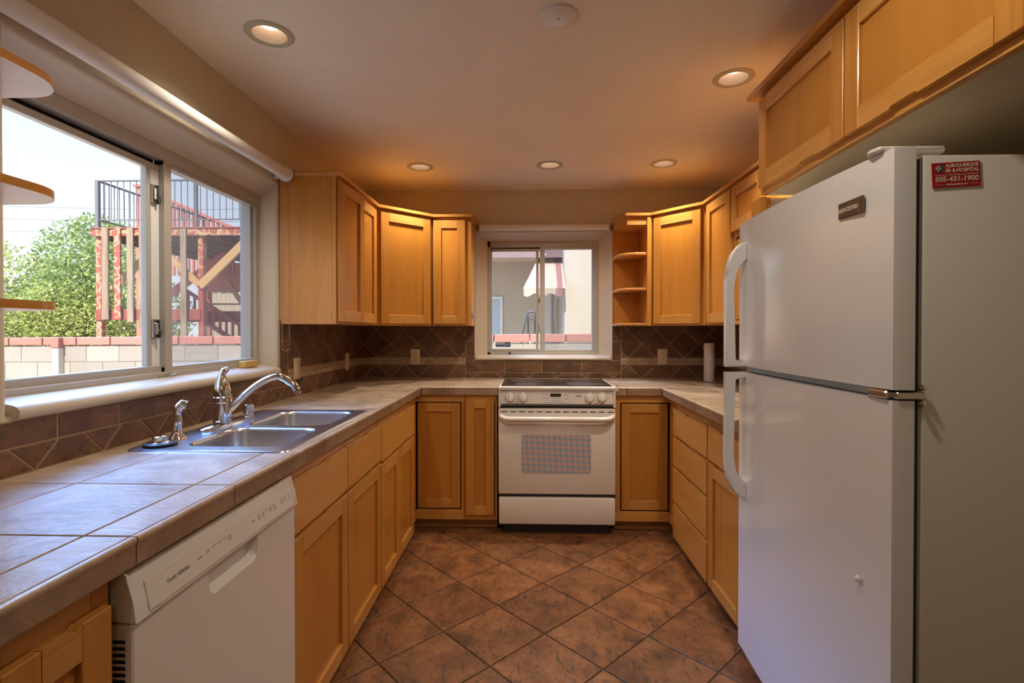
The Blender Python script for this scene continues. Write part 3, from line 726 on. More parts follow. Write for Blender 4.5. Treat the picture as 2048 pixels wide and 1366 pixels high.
# diagonal corner
def diag(label, P0, P1, wallx, s):
    t = thing('corner_wall_cabinet', label, 'cabinet', ((P0[0]+P1[0])/2+.1*(-s)*-1, 3.5, ZB), 'upper cabinets')
    uu = Vector((P1[0]-P0[0], P1[1]-P0[1], 0)); Ln = uu.length; nn = Vector((uu.y, -uu.x, 0))
    if nn.y > 0: nn = -nn
    F = Fr((P0[0],P0[1],0), uu, nn)
    body = [P0, P1, (P1[0], YB-.004), (wallx, YB-.004), (wallx, P0[1])]
    bi = []
    mb = MB()
    ins = [(F(.0,-.02,0).x, F(.0,-.02,0).y), (F(Ln,-.02,0).x, F(Ln,-.02,0).y)]
    pl = [(P0[0],P0[1]+.022*0+.018),(P1[0]-.018*s*0,P1[1]),(P1[0],YB-.004),(wallx,YB-.004),(wallx,P0[1]+.018)]
    q0 = F(.02,-.021,0); q1 = F(Ln-.02,-.021,0)
    pl = [(q0.x,q0.y),(q1.x,q1.y),(P1[0]+(-.002 if s<0 else .002),q1.y+.002),(P1[0]+(-.002 if s<0 else .002),YB-.004),(wallx,YB-.004),(wallx,P0[1]+.002),(q0.x+.0,P0[1]+.002)]
    mb.prism(pl, ZB, ZB+.016, plane='ab'); mb.prism(pl, ZTp-.016, ZTp, plane='ab')
    mb.box(min(wallx,q0.x),max(wallx,q0.x),P0[1]+.002,P0[1]+.018,ZB+.016,ZTp-.016)
    mb.box(P1[0]-.018,P1[0]-.002,q1.y+.004,YB-.005,ZB+.016,ZTp-.016) if s<0 else mb.box(P1[0]+.002,P1[0]+.018,q1.y+.004,YB-.005,ZB+.016,ZTp-.016)
    mb.build('carcass', wood_v, t, 0)
    face_frame(t, F, .004, Ln-.004, ZB, ZTp, 0, (), sw=.03, rt=.03, rb=.02)
    shaker(t, F, .030, Ln-.026, 1.315, 2.028, .0185, notch=None)
    e0 = F(-.006,.03,0); e1 = F(Ln+.006,.03,0)
    crown(t, [(wallx,P0[1]+.002),(P0[0]+(-.006)*s,P0[1]+.002),(e0.x,e0.y),(e1.x,e1.y),(P1[0],P1[1]+.0),(P1[0],YB-.004),(wallx,YB-.004)] if True else 0)
    return t
diag('angled maple wall cabinet across the left back corner', (-.968,3.186), (-.662,3.490), XW+.004, -1)
VF = Fr((0,3.490,0), (1,0,0), (0,-1,0))
t = thing('wall_cabinet', 'narrow single door maple wall cabinet left of the back window', 'cabinet', (-.53, 3.64, ZB), 'upper cabinets')
carcass(t, VF, -.658, -.392, ZB, ZTp, .296, 0); face_frame(t, VF, -.658, -.392, ZB, ZTp, 0, (), sw=.045, rt=.03, rb=.02)
shaker(t, VF, -.652, -.432, 1.315, 2.028, .0185, sw=.055)
crown(t, [(-.658,3.462),(-.385,3.462),(-.364,3.480),(-.364,3.786),(-.658,3.786)])
mb = MB(); e = Fr((-.392,0,0), (0,1,0), (1,0,0))
for y in (3.53, 3.60):
    mb = MB(); mb.box(y-.012,y+.012,0,.004,1.355,1.395,.001,F=e); mb.tube([e(y,.004,1.36),e(y,.018,1.375),e(y,.004,1.39)],.004,8); mb.build('hook_latch', chrome, t)
# open shelf end unit, right of the back window
t = thing('open_shelf_cabinet', 'open maple end shelves with rounded corners right of the back window', 'shelf unit', (.73, 3.64, ZB))
x0, x1, yf = .624, .838, 3.490
mb = MB(); mb.box(x1-.018,x1,yf+.001,YB-.004,ZB,ZTp); mb.box(x1-.03,x1,yf-.018,yf,ZB,ZTp,.001); mb.build('side_panel', wood_v, t, 0)
mb = MB(); mb.box(x0,x1-.018,YB-.010,YB-.004,ZB,ZTp); mb.build('back_panel', wood_p, t, 0)
def shelfpoly():
    P = [(x1-.019,YB-.011),(x0,YB-.011),(x0,YB-.075)]
    cx, cy, r = x0+.115, yf+.002+.13, .13
    for k in range(7):
        a = PI+ (PI/2)*k/6*.94; P.append((cx-.0+ .115*math.cos(a), cy+r*math.sin(a)))
    P += [(x1-.031,yf+.001),(x1-.019,yf+.001)]
    return P
for z in (ZB, 1.545, 1.787):
    mb = MB(); mb.prism(shelfpoly(), z, z+.018, plane='ab', bev=.002); mb.build('shelf', wood_edge, t, 50)
mb = MB(); mb.prism([(x1-.019,YB-.011),(x0,YB-.011),(x0,YB-.10),(x0+.052,yf+.001),(x1-.019,yf+.001)], ZTp-.055, ZTp, plane='ab'); mb.build('top_panel', wood_h, t, 0)
crown(t, [(x1+.0,3.462),(x0+.035,3.462),(x0-.020,3.65),(x0-.012,3.786),(x1,3.786)])
diag('angled maple wall cabinet across the right back corner', (1.106,3.186), (.842,3.490), XR-.004, 1)
# right run
RF = Fr((1.106,0,0), (0,1,0), (-1,0,0)); RD = XR-1.106-.004
t = thing('wall_cabinet', 'single door maple wall cabinet on the right wall next to corner', 'cabinet', (1.25, 2.97, ZB), 'upper cabinets')
carcass(t, RF, 2.772, 3.182, ZB, ZTp, RD, 0); face_frame(t, RF, 2.772, 3.182, ZB, ZTp, 0, (), sw=.02, rt=.03, rb=.02)
shaker(t, RF, 2.780, 3.140, 1.315, 2.035, .0185)
crown(t, [(1.076,2.772),(XR-.004,2.772),(XR-.004,3.182),(1.106,3.182),(1.076,3.170)])
t = thing('wall_cabinet', 'maple wall cabinet with short upper doors partly hidden by the refrigerator', 'cabinet', (1.25, 2.4, ZB), 'upper cabinets')
carcass(t, RF, 2.04, 2.770, ZB, ZTp, RD, 0); face_frame(t, RF, 2.04, 2.770, ZB, ZTp, 0, [('h', 1.785)], sw=.022, rt=.03, rb=.02)
shaker(t, RF, 2.402, 2.762, 1.796, 2.035, .0185); shaker(t, RF, 2.05, 2.398, 1.796, 2.035, .0185)
shaker(t, RF, 2.405, 2.738, 1.330, 1.755, -.004); shaker(t, RF, 2.068, 2.400, 1.330, 1.755, -.004)
crown(t, [(1.076,2.04),(XR-.004,2.04),(XR-.004,2.770),(1.076,2.770)])
# over-refrigerator cabinet
OF = Fr((.880,0,0), (0,1,0), (-1,0,0)); ZO, ZO1 = 1.780, 2.148
t = thing('wall_cabinet', 'deep maple cabinet above the refrigerator with two wide doors', 'cabinet', (1.2, 1.43, ZO), 'upper cabinets')
mb = MB(); OD = XA-.880-.004
mb.box(.895,.911,-OD,-.02,ZO+.006,ZO1,F=OF); mb.box(1.934,1.95,-OD,-.02,ZO+.006,ZO1,F=OF); mb.box(.911,1.934,-OD,-.02,ZO1-.016,ZO1,F=OF); mb.box(.911,1.934,-OD,-OD+.006,ZO+.02,ZO1-.016,F=OF)
mb.build('carcass', wood_v, t, 0)
mb = MB(); mb.box(.895,1.95,-OD,-.021,ZO+.001,ZO+.006,F=OF); p = mb.build('underside_panel', paint, t, 0); p['label'] = 'painted underside panel'
face_frame(t, OF, .895, 1.95, ZO, ZO1, 0, [('v', 1.42)], sw=.025, rt=.03, rb=.03)
shaker(t, OF, 1.424, 1.930, 1.799, 2.128, .0185, notch=1.60, nz='bot'); shaker(t, OF, .915, 1.416, 1.799, 2.128, .0185, notch=1.20, nz='bot')
crown(t, [(.840,.87),(XA-.004,.87),(XA-.004,1.985),(.840,1.985)], ZO1)
# tall filler post beside the refrigerator
mb = MB(); mb.box(.882,.903,1.953,2.035,0,1.778,.001); mb.box(.9035,.924,1.966,2.035,0,1.778)
solo(mb, 'filler_post', wood_v, 'upright maple filler strip behind the refrigerator below the high cabinet', 'filler strip', (.9,1.99,0))
# near-left end shelves
t = thing('end_shelf', 'three rounded maple end shelves at the left edge beside big window', 'shelf unit', (-1.12, .95, ZB))
def nearpoly(x0=XW+.004, xf=-.982, y0=.84, y1=1.083, r=.10):
    P = [(x0,y0),(xf,y0)]
    for k in range(9):
        a = (PI/2)*k/8; P.append((xf-r+r*math.cos(a), y1-r+r*math.sin(a)))
    return P+[(x0,y1)]
for z in (1.313, 1.547, 1.781, 2.02):
    mb = MB(); mb.prism(nearpoly(), z, z+.017, plane='ab', mi=0)
    mb.bm.faces.ensure_lookup_table(); mb.bm.normal_update()
    for f in mb.bm.faces:
        if abs(f.normal.z) > .9 and f.calc_center_median().z < z+.001: f.material_index = 1
    mb.build('shelf', [wood_edge, wood_under], t, 50)
mb = MB(); mb.box(XW+.004,-.982,.822,.840,1.303,2.037); mb.build('side_panel', wood_v, t, 0)

# ================================================================== sink and fittings
t = thing('kitchen_sink', 'double bowl stainless steel drop-in sink in the left counter', 'sink', (-.95, 1.83, ZCT))
zr = ZCT+.0045
mb = MB()
out0 = rrect(-1.19,-.700,1.440,2.218,.035,ZCT-.001); out1 = rrect(-1.187,-.703,1.443,2.215,.033,zr-.001); out2 = rrect(-1.180,-.710,1.450,2.208,.03,zr)
mb.loft([out0,out1,out2])
b1 = (-1.055,-.745,1.500,1.795); b2 = (-1.055,-.745,1.840,2.165)
mb.fillholes([out2, rrect(*b1,.055,zr), rrect(*b2,.055,zr)])
mb.build('rim', steel, t, 40)
for b in (b1, b2):
    mb = MB(); x0,x1,y0,y1 = b; lo = []
    for e, z, r in ((0,zr,.055),(.004,zr-.003,.053),(.006,zr-.010,.052),(.012,zr-.14,.052),(.020,zr-.158,.048),(.04,zr-.166,.04)): lo.append(rrect(x0+e,x1-e,y0+e,y1-e,r,z))
    mb.loft(lo, cap1=True)
    bw = mb.build('bowl', steel, t, 40, recalc=False)
    mb = MB(); cx, cy = (x0+x1)/2, (y0+y1)/2; mb.lathe([(.001,.004),(.03,.003),(.042,.002),(.045,.0)], (cx,cy,zr-.166), (0,0,1), 20, cap=False); mb.build('drain', chrome, bw)
# faucet
t = thing('faucet', 'chrome single lever kitchen faucet with long curved spout', 'faucet', (-1.13,1.85,zr))
fx, fy = -1.128, 1.835
mb = MB(); lo = []
for e, z in ((0,zr),(.0,zr+.006),(.006,zr+.011)): lo.append(rrect(fx-.028+e,fx+.028-e,fy-.125+e,fy+.125-e,.026-e*.5,z))
mb.loft(lo, cap0=True, cap1=True); mb.build('base_plate', chrome, t, 40)
mb = MB(); mb.lathe([(.034,zr+.01),(.034,zr+.018),(.031,zr+.02),(.030,zr+.085),(.033,zr+.088),(.033,zr+.105),(.030,zr+.108)], (fx,fy,0), (0,0,1), 24); mb.build('body', chrome, t, 40)
mb = MB(); z = zr+.108
mb.tube([(fx,fy,z),(fx,fy,z+.018),(fx-.001,fy,z+.040),(fx-.003,fy,z+.062),(fx-.002,fy,z+.080),(fx+.004,fy+.004,z+.094),(fx+.012,fy+.012,z+.100)],[.030,.0305,.026,.017,.012,.013,.009],16); mb.build('lever_handle', chrome, t, 50)
sp = []
for k in range(15):
    s_ = k/14; sp.append((fx+.025+.215*s_, fy+.006+.05*s_, zr+.060+.118*math.sin(min(1.0,s_*1.12)*PI*.56)-(.030*max(0,s_-.80)/.20 if s_ > .80 else 0)))
sp.append((sp[-1][0]+.012, sp[-1][1]+.003, sp[-1][2]-.022))
mb = MB(); mb.tube(sp, [.013]*4+[.0125]*7+[.0135]*4+[.0145], 14); s0 = mb.build('spout', chrome, t, 50)
mb = MB(); e = Vector(sp[-1]); mb.lathe([(.0150,0),(.0150,-.012),(.011,-.014)], e, (0,0,1), 16); mb.build('aerator', chrome, s0, 40)
# side sprayer
sx_, sy_ = -1.135, 1.60
t = thing('side_sprayer', 'chrome pull-out side sprayer standing left of the faucet', 'sprayer', (sx_,sy_,zr))
mb = MB(); mb.lathe([(.030,zr),(.029,zr+.004),(.016,zr+.018),(.014,zr+.026)], (sx_,sy_,0), (0,0,1), 18); mb.build('holder', chrome, t, 40)
mb = MB(); mb.tube([(sx_,sy_,zr+.024),(sx_,sy_,zr+.05),(sx_+.001,sy_,zr+.068),(sx_+.001,sy_,zr+.085),(sx_+.004,sy_+.002,zr+.102),(sx_+.013,sy_+.008,zr+.112),(sx_+.024,sy_+.014,zr+.108)],[.012,.016,.013,.012,.014,.015,.013],14); mb.build('spray_head', chrome, t, 50)
# air gap
mb = MB(); mb.lathe([(.021,zr),(.021,zr+.003),(.019,zr+.005),(.0195,zr+.048),(.016,zr+.053),(.001,zr+.054)], (-1.135,2.02,0), (0,0,1), 20)
solo(mb, 'air_gap', chrome, 'short chrome cylindrical air gap cap right of the faucet', 'air gap cap', (-1.135,2.02,zr))
# sink stopper
t = thing('sink_stopper', 'chrome and black sink stopper lying on the near rim', 'stopper', (-1.125,1.512,zr))
mb = MB(); mb.lathe([(.040,zr),(.046,zr+.004),(.046,zr+.008),(.036,zr+.012)], (-1.125,1.512,0), (0,0,1), 24); mb.build('rubber_ring', dkplastic, t, 40)
mb = MB(); mb.lathe([(.036,zr+.0121),(.030,zr+.014),(.021,zr+.016),(.021,zr+.027),(.018,zr+.029),(.001,zr+.029)], (-1.125,1.512,0), (0,0,1), 24); mb.build('knob', chrome, t, 40)

# ================================================================== dishwasher
t = thing('dishwasher', 'white built-in dishwasher in the left run below the tiled counter', 'dishwasher', (-.95,1.15,0))
FD = Fr((-.680,0,0), (0,1,0), (1,0,0))
mb = MB(); mb.box(.848,1.448,-.55,-.045,.09,.845,F=FD); mb.build('tub', dkplastic, t, 0)
def pk(e, b): return [FD(a, b, c) for a, c in inset([(1.055,.7585),(1.055,.722),(1.060,.708),(1.074,.699),(1.231,.699),(1.245,.708),(1.250,.722),(1.250,.7585)][::1], e)]
mb = MB(); R0 = [(.849,.102),(1.449,.102),(1.449,.760),(.849,.760)]
mb.fillholes([[FD(a,0,c) for a, c in R0], pk(0,0)])
mb.loft([[FD(a,0,c) for a, c in R0],[FD(a,-.003,c) for a, c in [(.846,.099),(1.452,.099),(1.452,.762),(.846,.762)]],[FD(a,-.042,c) for a, c in [(.846,.099),(1.452,.099),(1.452,.762),(.846,.762)]]], cap1=True)
mb.loft([pk(0,0), pk(.003,-.006)], True)
d = mb.build('door', white, t, 25, recalc=False)
mb = MB(); mb.loft([pk(.0025,-.005), pk(.012,-.026)], True, cap1=True); mb.build('handle_pocket', plastic, d, 50, recalc=False)
mb = MB(); e = Fr((0,.846,0), (1,0,0), (0,-1,0))
for k in range(7):
    z = .733-k*.0115; mb.prism([(-.716,z-.003),(-.693,z-.003),(-.695,z+.003),(-.716,z+.003)], -.002, .0006, e)
mb.build('side_vents', black, d, 0)
# control panel with a sloping face
mb = MB(); mb.prism([(-.042,.768),(.008,.764),(.002,.800),(-.010,.846),(-.016,.850),(-.042,.850)], .845, 1.453, FD, plane='bc', bev=.0015); cp = mb.build('control_panel', white, t, 30)
pn = Vector((.046,0,.018)).normalized(); pu = Vector((0,1,0)); pv = Vector((-.018,0,.082)).normalized()
pc = FD(0,.0015,.803); pnn = pu.cross(pv); pnn = pnn if pnn.x > 0 else -pnn
def PP(a, c, h): return Vector((pc.x, a, pc.z))+pv*c+pnn*h
# fascia plane between (.008,.764) and (-.010,.846)
pv = Vector((-.018,0,.082)).normalized(); pnn = Vector((.082,0,.018)).normalized(); pc = FD(0,.0,.8045)
def PP(a, c, h): return Vector((pc.x-.001, a, pc.z))+pv*c+pnn*(h+.0022)
mb = MB(); o_ = inset([(.875,-.034),(1.425,-.034),(1.425,.020),(.875,.020)], 0); mb.tile(o_, lambda x,y,h: PP(x,y,h), 0, .0016, .001); mb.build('label_inlay', white, cp, 0)
mb = MB(); text_bm(mb, 'Gold SERIES', .009, lambda x,y,h: PP(.955+x, -.006+y, h+.0016), bold=.0001, width=.062); mb.build('lettering', ink, cp, 0)
mb = MB()
def bar(a, c, w_, h_): mb.tile([(a-w_/2,c-h_/2),(a+w_/2,c-h_/2),(a+w_/2,c+h_/2),(a-w_/2,c+h_/2)], lambda x,y,h: PP(x,y,h+.0016), 0, .0003, .0001)
def flush():
    global mb
    mb.build('control_marking', ink_g, cp, 0); mb = MB()
for a in (1.02,1.222): bar(a,-.004,.016,.003); flush()
for a, n in ((1.046,2),(1.068,1),(1.088,1),(1.106,1),(1.124,3),(1.248,3),(1.268,3),(1.286,1),(1.306,3),(1.326,4),(1.366,3),(1.384,3)):
    for k in range(n): bar(a,-.004-k*.0045+.0045,.012,.002)
    bar(a,.010,.003,.002); flush()
for k in range(3): bar(1.406,.004-k*.006,.006,.0025)
flush()
mb = MB(); mb.box(.85,1.448,-.09,-.06,.004,.098,F=FD); mb.build('toe_panel', dkplastic, t, 0)

# ================================================================== range
t = thing('kitchen_range', 'white slide-in electric range with patterned oven window', 'range', (.178,3.4,0))
RX0, RX1 = -.184, .538; RG = Fr((0,3.130,0), (1,0,0), (0,-1,0))
mb = MB(); mb.box(RX0+.004,RX1-.004,-.62,-.032,.05,.905,F=RG); mb.box(RX0+.03,RX1-.03,-.6,-.06,.0,.05,F=RG); mb.build('body', dkplastic, t, 0)
mb = MB(); mb.box(RX0+.0,RX1-.0,-.045,0,.257,.788,.006,F=RG,seg=2); dr = mb.build('oven_door', cream, t)
mb = MB(); mb.box(RX0+.002,RX1-.002,0,.0015,.703,.786,.001,F=RG); mb.build('door_top_band', cream, dr)
mb = MB()
for k in range(13):
    a = RX0+.018+k*.0545; mb.box(a,a+.038,.0015,.0022,.765,.7705,F=RG)
mb.build('vent_slots', black, dr, 0)
hy = .722
mb = MB(); pth = [(RX0+.015,.002,.745),(RX0+.022,.022,.738),(RX0+.045,.036,.730),(RX0+.08,.040,.728),(RX1-.08,.040,.728),(RX1-.045,.036,.730),(RX1-.022,.022,.738),(RX1-.015,.002,.745)]
mb.tube([RG(*p) for p in pth], [.013,.015,.016,.016,.016,.016,.015,.013], 14, up=(0,-1,0)); mb.build('oven_handle', cream, dr, 50)
mb = MB(); P = [(p[0],p[1]) for p in rrect(-.040,.388,.389,.628,.014,0)]; mb.prism(P, .0004, .0022, RG, plane='ac'); mb.build('oven_window', ovenglass, dr, 0)
mb = MB(); mb.box(RX0+.003,RX1-.001,-.045,.004,.070,.234,.008,F=RG,seg=2); mb.build('storage_drawer', cream, t)
mb = MB(); mb.prism([(-.045,.808),(.004,.806),(.002,.822),(-.010,.900),(-.045,.900)], RX0+.012, RX1-.012, RG, plane='bc', bev=.001); pn_ = mb.build('control_panel', cream, t, 30)
for a in (RX0, RX1-.014): mb = MB(); mb.box(a,a+.014,-.05,.006,.795,.905,.002,F=RG); mb.build('side_cap', cream, t)
mb = MB(); mb.box(RX0+.014,RX1-.014,.0035,.0055,.806,.818,.0005,F=RG); mb.build('trim_strip', nickel, pn_)
v0 = Vector((0,.012,.078)).normalized(); n0 = Vector((0,-.078,.012)).normalized()
def RPt(a, c, h): return Vector((a, 3.130-.0025, .822+.0005))+v0*(c-.822)+n0*(h+.0005)
for i, (a, lab) in enumerate(((-.111,0),(-.031,0),(.379,0),(.455,0))):
    mb = MB(); mb.lathe([(.031,0),(.031,.004),(.027,.009),(.025,.017),(.022,.019),(.001,.019)], RPt(a,.857,0), n0, 24)
    k = mb.build('knob', cream, pn_, 40)
    mb = MB(); mb.prism([(a-.005,-.024),(a+.007,-.024),(a+.005,.026),(a-.004,.026)], .0192, .030, Fr((0,0,0),(1,0,0),(0,1,0)) if False else KF(a) if False else type('K',(),{'__call__':staticmethod(lambda p,q,r: RPt(p, .857+r, q))})(), plane='ac', bev=.002); mb.build('grip', cream, k)
mb = MB(); mb.tile([(.088,.826),(.262,.826),(.262,.888),(.088,.888)], lambda x,y,h: RPt(x,y,h), 0, .0015, .0008); cpn = mb.build('clock_panel', plastic, pn_, 0)
mb = MB(); mb.tile([(.137,.860),(.203,.860),(.203,.881),(.137,.881)], lambda x,y,h: RPt(x,y,h+.0016), 0, .0008, .0002); mb.build('display', M('display_dark', (.035,.033,.02), .25), cpn, 0)
mb = MB()
def rbar(a, c, w_, h_): mb.tile([(a-w_/2,c-h_/2),(a+w_/2,c-h_/2),(a+w_/2,c+h_/2),(a-w_/2,c+h_/2)], lambda x,y,h: RPt(x,y,h+.0017), 0, .0003, .0001)
for a, c in ((.10,.875),(.117,.875),(.10,.852),(.117,.852),(.155,.851),(.172,.851),(.19,.851),(.226,.874),(.244,.874),(.228,.846),(.244,.85)): rbar(a,c,.009,.005)
rbar(.172,.836,.05,.0012); rbar(.172,.829,.07,.0012)
mb.build('clock_marking', ink_g, cpn, 0); mb = MB()
rbar(.310,.868,.036,.004); rbar(.31,.862,.03,.0012); mb.build('maker_mark', ink_g, pn_, 0)
for a in (-.111,-.031,.379,.455): mb = MB(); rbar(a,.819,.026,.001); rbar(a-.004,.889,.0015,.006); mb.build('knob_marking', ink_g, pn_, 0)
for a in (-.073,.419): mb = MB(); mb.lathe([(.004,0),(.004,.003),(.001,.004)], RPt(a,.8215,0), n0, 10); mb.build('indicator_light', redled, pn_)
# cooktop
mb = MB(); mb.box(RX0-.002,RX1+.002,-.485,.012,.902,.9245,.008,F=RG,seg=3); ct = mb.build('cooktop_frame', cream, t)
mb = MB(); mb.box(RX0+.016,RX1-.016,-.470,-.012,.9243,.9262,.0008,F=RG); mb.build('glass_top', glassblack, ct)
for a, b, r, ring in ((-.02,-.345,.085,1),(-.01,-.135,.075,0),(.37,-.365,.072,0),(.36,-.150,.10,1)):
    mb = MB(); mb.lathe([(r,0),(r*.99,.0003),(.001,.0003)], RG(a,b,.9263), (0,0,1), 36)
    if ring: mb.lathe([(r+.018,0),(r+.018,.0002),(r+.014,.0002)], RG(a,b,.9263), (0,0,1), 36)
    mb.build('burner', burner, ct, 0)
mb = MB(); mb.box(.155,.195,-.03,-.02,.9262,.9266,F=RG); mb.build('cooktop_mark', ink, ct, 0)
mb = MB(); mb.box(RX1+.001,RX1+.016,-.02,.004,.895,.925,.003,F=RG); mb.lathe([(.007,0),(.007,.008),(.004,.010)], RG(RX1+.009,-.008,.925), (0,0,1), 12, 1); mb.build('side_clip', [cream, nickel], t)

# ================================================================== refrigerator
t = thing('refrigerator', 'white top freezer refrigerator filling the right foreground', 'refrigerator', (1.2,1.53,0))
FX, FY0, FY1 = .793, 1.127, 1.937
mb = MB(); mb.box(.857,1.50,FY0+.003,FY1-.003,.03,1.652,.006,seg=2); mb.box(.87,1.48,FY0+.03,FY1-.03,0,.03); mb.build('cabinet_body', fridge_side, t)
mb = MB(); mb.box(.8405,.857,FY0+.014,FY1-.014,.12,1.645); mb.build('gasket', gasket, t, 0)
def fdoor(name, z0, z1):
    """gently bowed door with rounded vertical edges"""
    P = []; n = 16; W_ = FY1-FY0
    for k in range(n+1):
        s_ = k/n; y = FY0+W_*s_; d = .016*(1-(2*s_-1)**2)
        e = min(s_, 1-s_)*W_; r = .018
        if e < r: d -= r*.55*(1-math.sqrt(max(0, 1-(1-e/r)**2)))
        P.append((FX+.004-d, y))
    P = [(P[0][0]+.006, FY0)]+[(FX+.002, FY0+.003)]+P[1:-1]+[(FX+.002, FY1-.003),(P[-1][0]+.006, FY1)]
    P += [(.840, FY1), (.840, FY0)]
    mb = MB(); mb.prism(P, z0, z1, plane='ab'); return mb.build(name, [white_f], t, 28)
fd = fdoor('freezer_door', 1.140, 1.668); rd = fdoor('fridge_door', .09, 1.117)
mb = MB(); mb.box(.815,.85,FY0+.05,FY1-.02,1.119,1.137,mi=0); mb.build('divider_rail', M('divider_grey', (.42,.48,.50), .4), t, 0)
mb = MB(); mb.box(.800,.860,FY0-.004,FY0+.03,1.121,1.136,.002); mb.box(.786,.80,FY0+.012,FY0+.075,1.120,1.137,.003)
for z in (1.146,1.112): mb.lathe([(.007,0),(.007,.006),(.003,.008)], (.852,FY0-.003,z), (0,-1,0), 10)
mb.build('centre_hinge', chrome, t)
mb = MB(); mb.prism([(.782,FY0+.030),(.925,FY0+.030),(.935,FY0+.045),(.935,FY0+.085),(.79,FY0+.085),(.775,FY0+.06)], 1.669, 1.681, plane='ab', bev=.004); mb.build('hinge_cover', plastic, t)
def handle(z0, z1, flip, par):
    """bowed bar handle at the far edge; broad arched foot at one end"""
    y0, y1 = FY1-.075, FY1-.040; s = -1 if flip else 1
    H_ = abs(z1-z0); e = (lambda z: z0+z) if s > 0 else (lambda z: z1-z)
    out = []; inn = []
    for k in range(11):
        q = k/10; out.append((FX+.002-.074*math.sin(q*PI/2), H_-.155*(1-math.cos(q*PI/2))*1.0))
    for k in range(11):
        q = k/10; inn.append((FX+.0-.046*math.sin(q*PI/2), H_-.060-.125*(1-math.cos(q*PI/2))))
    poly = out+[(FX-.072,0),(FX+.002,0),(FX+.002,.020),(FX-.036,.020),(FX-.044,.028)]+inn[::-1]
    poly = [(x, e(z)) for x, z in poly]
    mb = MB(); mb.prism(poly, y0, y1, type('K',(),{'__call__':staticmethod(lambda x,y,z: Vector((x,y,z)))})(), plane='ac'); bmesh.ops.bevel(mb.bm, geom=[x for x in mb.bm.edges if abs((x.verts[0].co-x.verts[1].co).y) < 1e-5], offset=.004, segments=2, affect='EDGES')
    return mb.build('handle', white_f, par, 40)
handle(1.138, 1.592, False, fd); handle(.655, 1.119, True, rd)
# badge, mounted upside down as in the photograph
mb = MB(); mb.box(FX-.0125,FX-.006,1.213,1.305,1.549,1.587,.001); bd = mb.build('badge', brand_m, fd)
mb = MB(); text_bm(mb, 'FRIGIDAIRE', .015, lambda x,y,h: Vector((FX-.0127-h, 1.266+x, 1.568-y)), bold=.0002, width=.076); mb.build('lettering', letter, bd, 0)
mb = MB(); mb.box(FX-.0132,FX-.012,1.222,1.2245,1.549,1.587); mb.build('badge_bar', chrome, bd, 0)
mb = MB(); mb.lathe([(.008,0),(.008,.004),(.004,.008),(.001,.009)], (FX-.008,1.224,.681), (-1,0,0), 14); mb.build('door_button', white_f, rd, 50)
# red magnet on the side
t = thing('fridge_magnet', 'red hospital advertising magnet stuck on refrigerator side', 'magnet', (.928,FY0,1.606))
rot = math.radians(3.0); mc = Vector((.925, FY0+.0022, 1.607))
def MG(x, y, h): return mc+Vector((x*math.cos(rot)-y*math.sin(rot), -h, x*math.sin(rot)+y*math.cos(rot)))
mb = MB(); P = [(-.051,-.0265),(.051,-.0265),(.051,.0275),(-.051,.0275)]; mb.tile(P, lambda x,y,h: MG(x,y,h), 0, .0012, .0003); mb.build('sheet', red_m, t, 0)
mb = MB(); hh = .0013
text_bm(mb, 'ALBUQUERQUE', .0105, lambda x,y,h: MG(.0125+x,.0200+y,h+hh), bold=.00025, width=.070)
text_bm(mb, 'ER & HOSPITAL', .0105, lambda x,y,h: MG(.0125+x,.0095+y,h+hh), bold=.00025, width=.070)
text_bm(mb, 'Montgomery NE, Albuquerque, NM 87109', .0036, lambda x,y,h: MG(x,.0005+y,h+hh), width=.090)
text_bm(mb, '505-431-1900', .0150, lambda x,y,h: MG(x,-.0090+y,h+hh), bold=.0003, width=.092, shear=.1)
text_bm(mb, 'abqhospital.com', .0056, lambda x,y,h: MG(x,-.0200+y,h+hh), bold=.0001, width=.045)
for x in (-.035,.036): mb.tile([(x-.009,-.0203),(x+.009,-.0203),(x+.009,-.0197),(x-.009,-.0197)], lambda a,b,h: MG(a,b,h+hh), 0, .0002, .0001)
mb.build('lettering', letter, t, 0)
mb = MB(); circ = [(-.0375+.0098*math.cos(k*PI/16), .0155+.0098*math.sin(k*PI/16)) for k in range(-10, 7)]; mb.tile(circ, lambda a,b,h: MG(a,b,h+hh), 0, .0002, .0001); mb.build('emblem_disc', M('emblem_teal', (.02,.09,.14), .5), t, 0)
mb = MB()
for w_, h_ in ((.0055,.0018),(.0018,.0055)): mb.tile([(-.0378-w_,.0155-h_),(-.0378+w_,.0155-h_),(-.0378+w_,.0155+h_),(-.0378-w_,.0155+h_)], lambda a,b,h: MG(a,b,h+hh+.0003), 0, .0002, .0001)
mb.build('emblem_cross', letter, t, 0)

# ================================================================== small things
def outlet(F, a, c, label):
    t = thing('wall_outlet', label, 'outlet', F(a, .008, c), 'almond wall outlets')
    mb = MB(); mb.box(a-.036,a+.036,.0075,.0135,c-.058,c+.058,.003,F=F,seg=2); p = mb.build('cover_plate', almond, t)
    for k in (-1, 1):
        mb = MB(); mb.box(a-.017,a+.017,.0135,.0155,c+k*.020-.014,c+k*.020+.014,.004,F=F); r = mb.build('receptacle', almond, t)
        mb = MB()
        for x in (-.006,.006): mb.box(a+x-.0012,a+x+.0012,.0155,.016,c+k*.020+.001,c+k*.020+.009,F=F)
        mb.box(a-.002,a+.002,.0155,.016,c+k*.020-.009,c+k*.020-.005,F=F); mb.build('slots', ink, r, 0)
outlet(FL, 2.695, 1.066, 'almond outlet on left backsplash, nearer the sink')
outlet(FL, 3.46, 1.058, 'almond outlet on left backsplash, nearer the corner')
outlet(FB, -.847, 1.072, 'almond outlet on back wall below the left corner cabinets')
outlet(FB, .993, 1.076, 'almond outlet on back wall beside the paper towel roll')
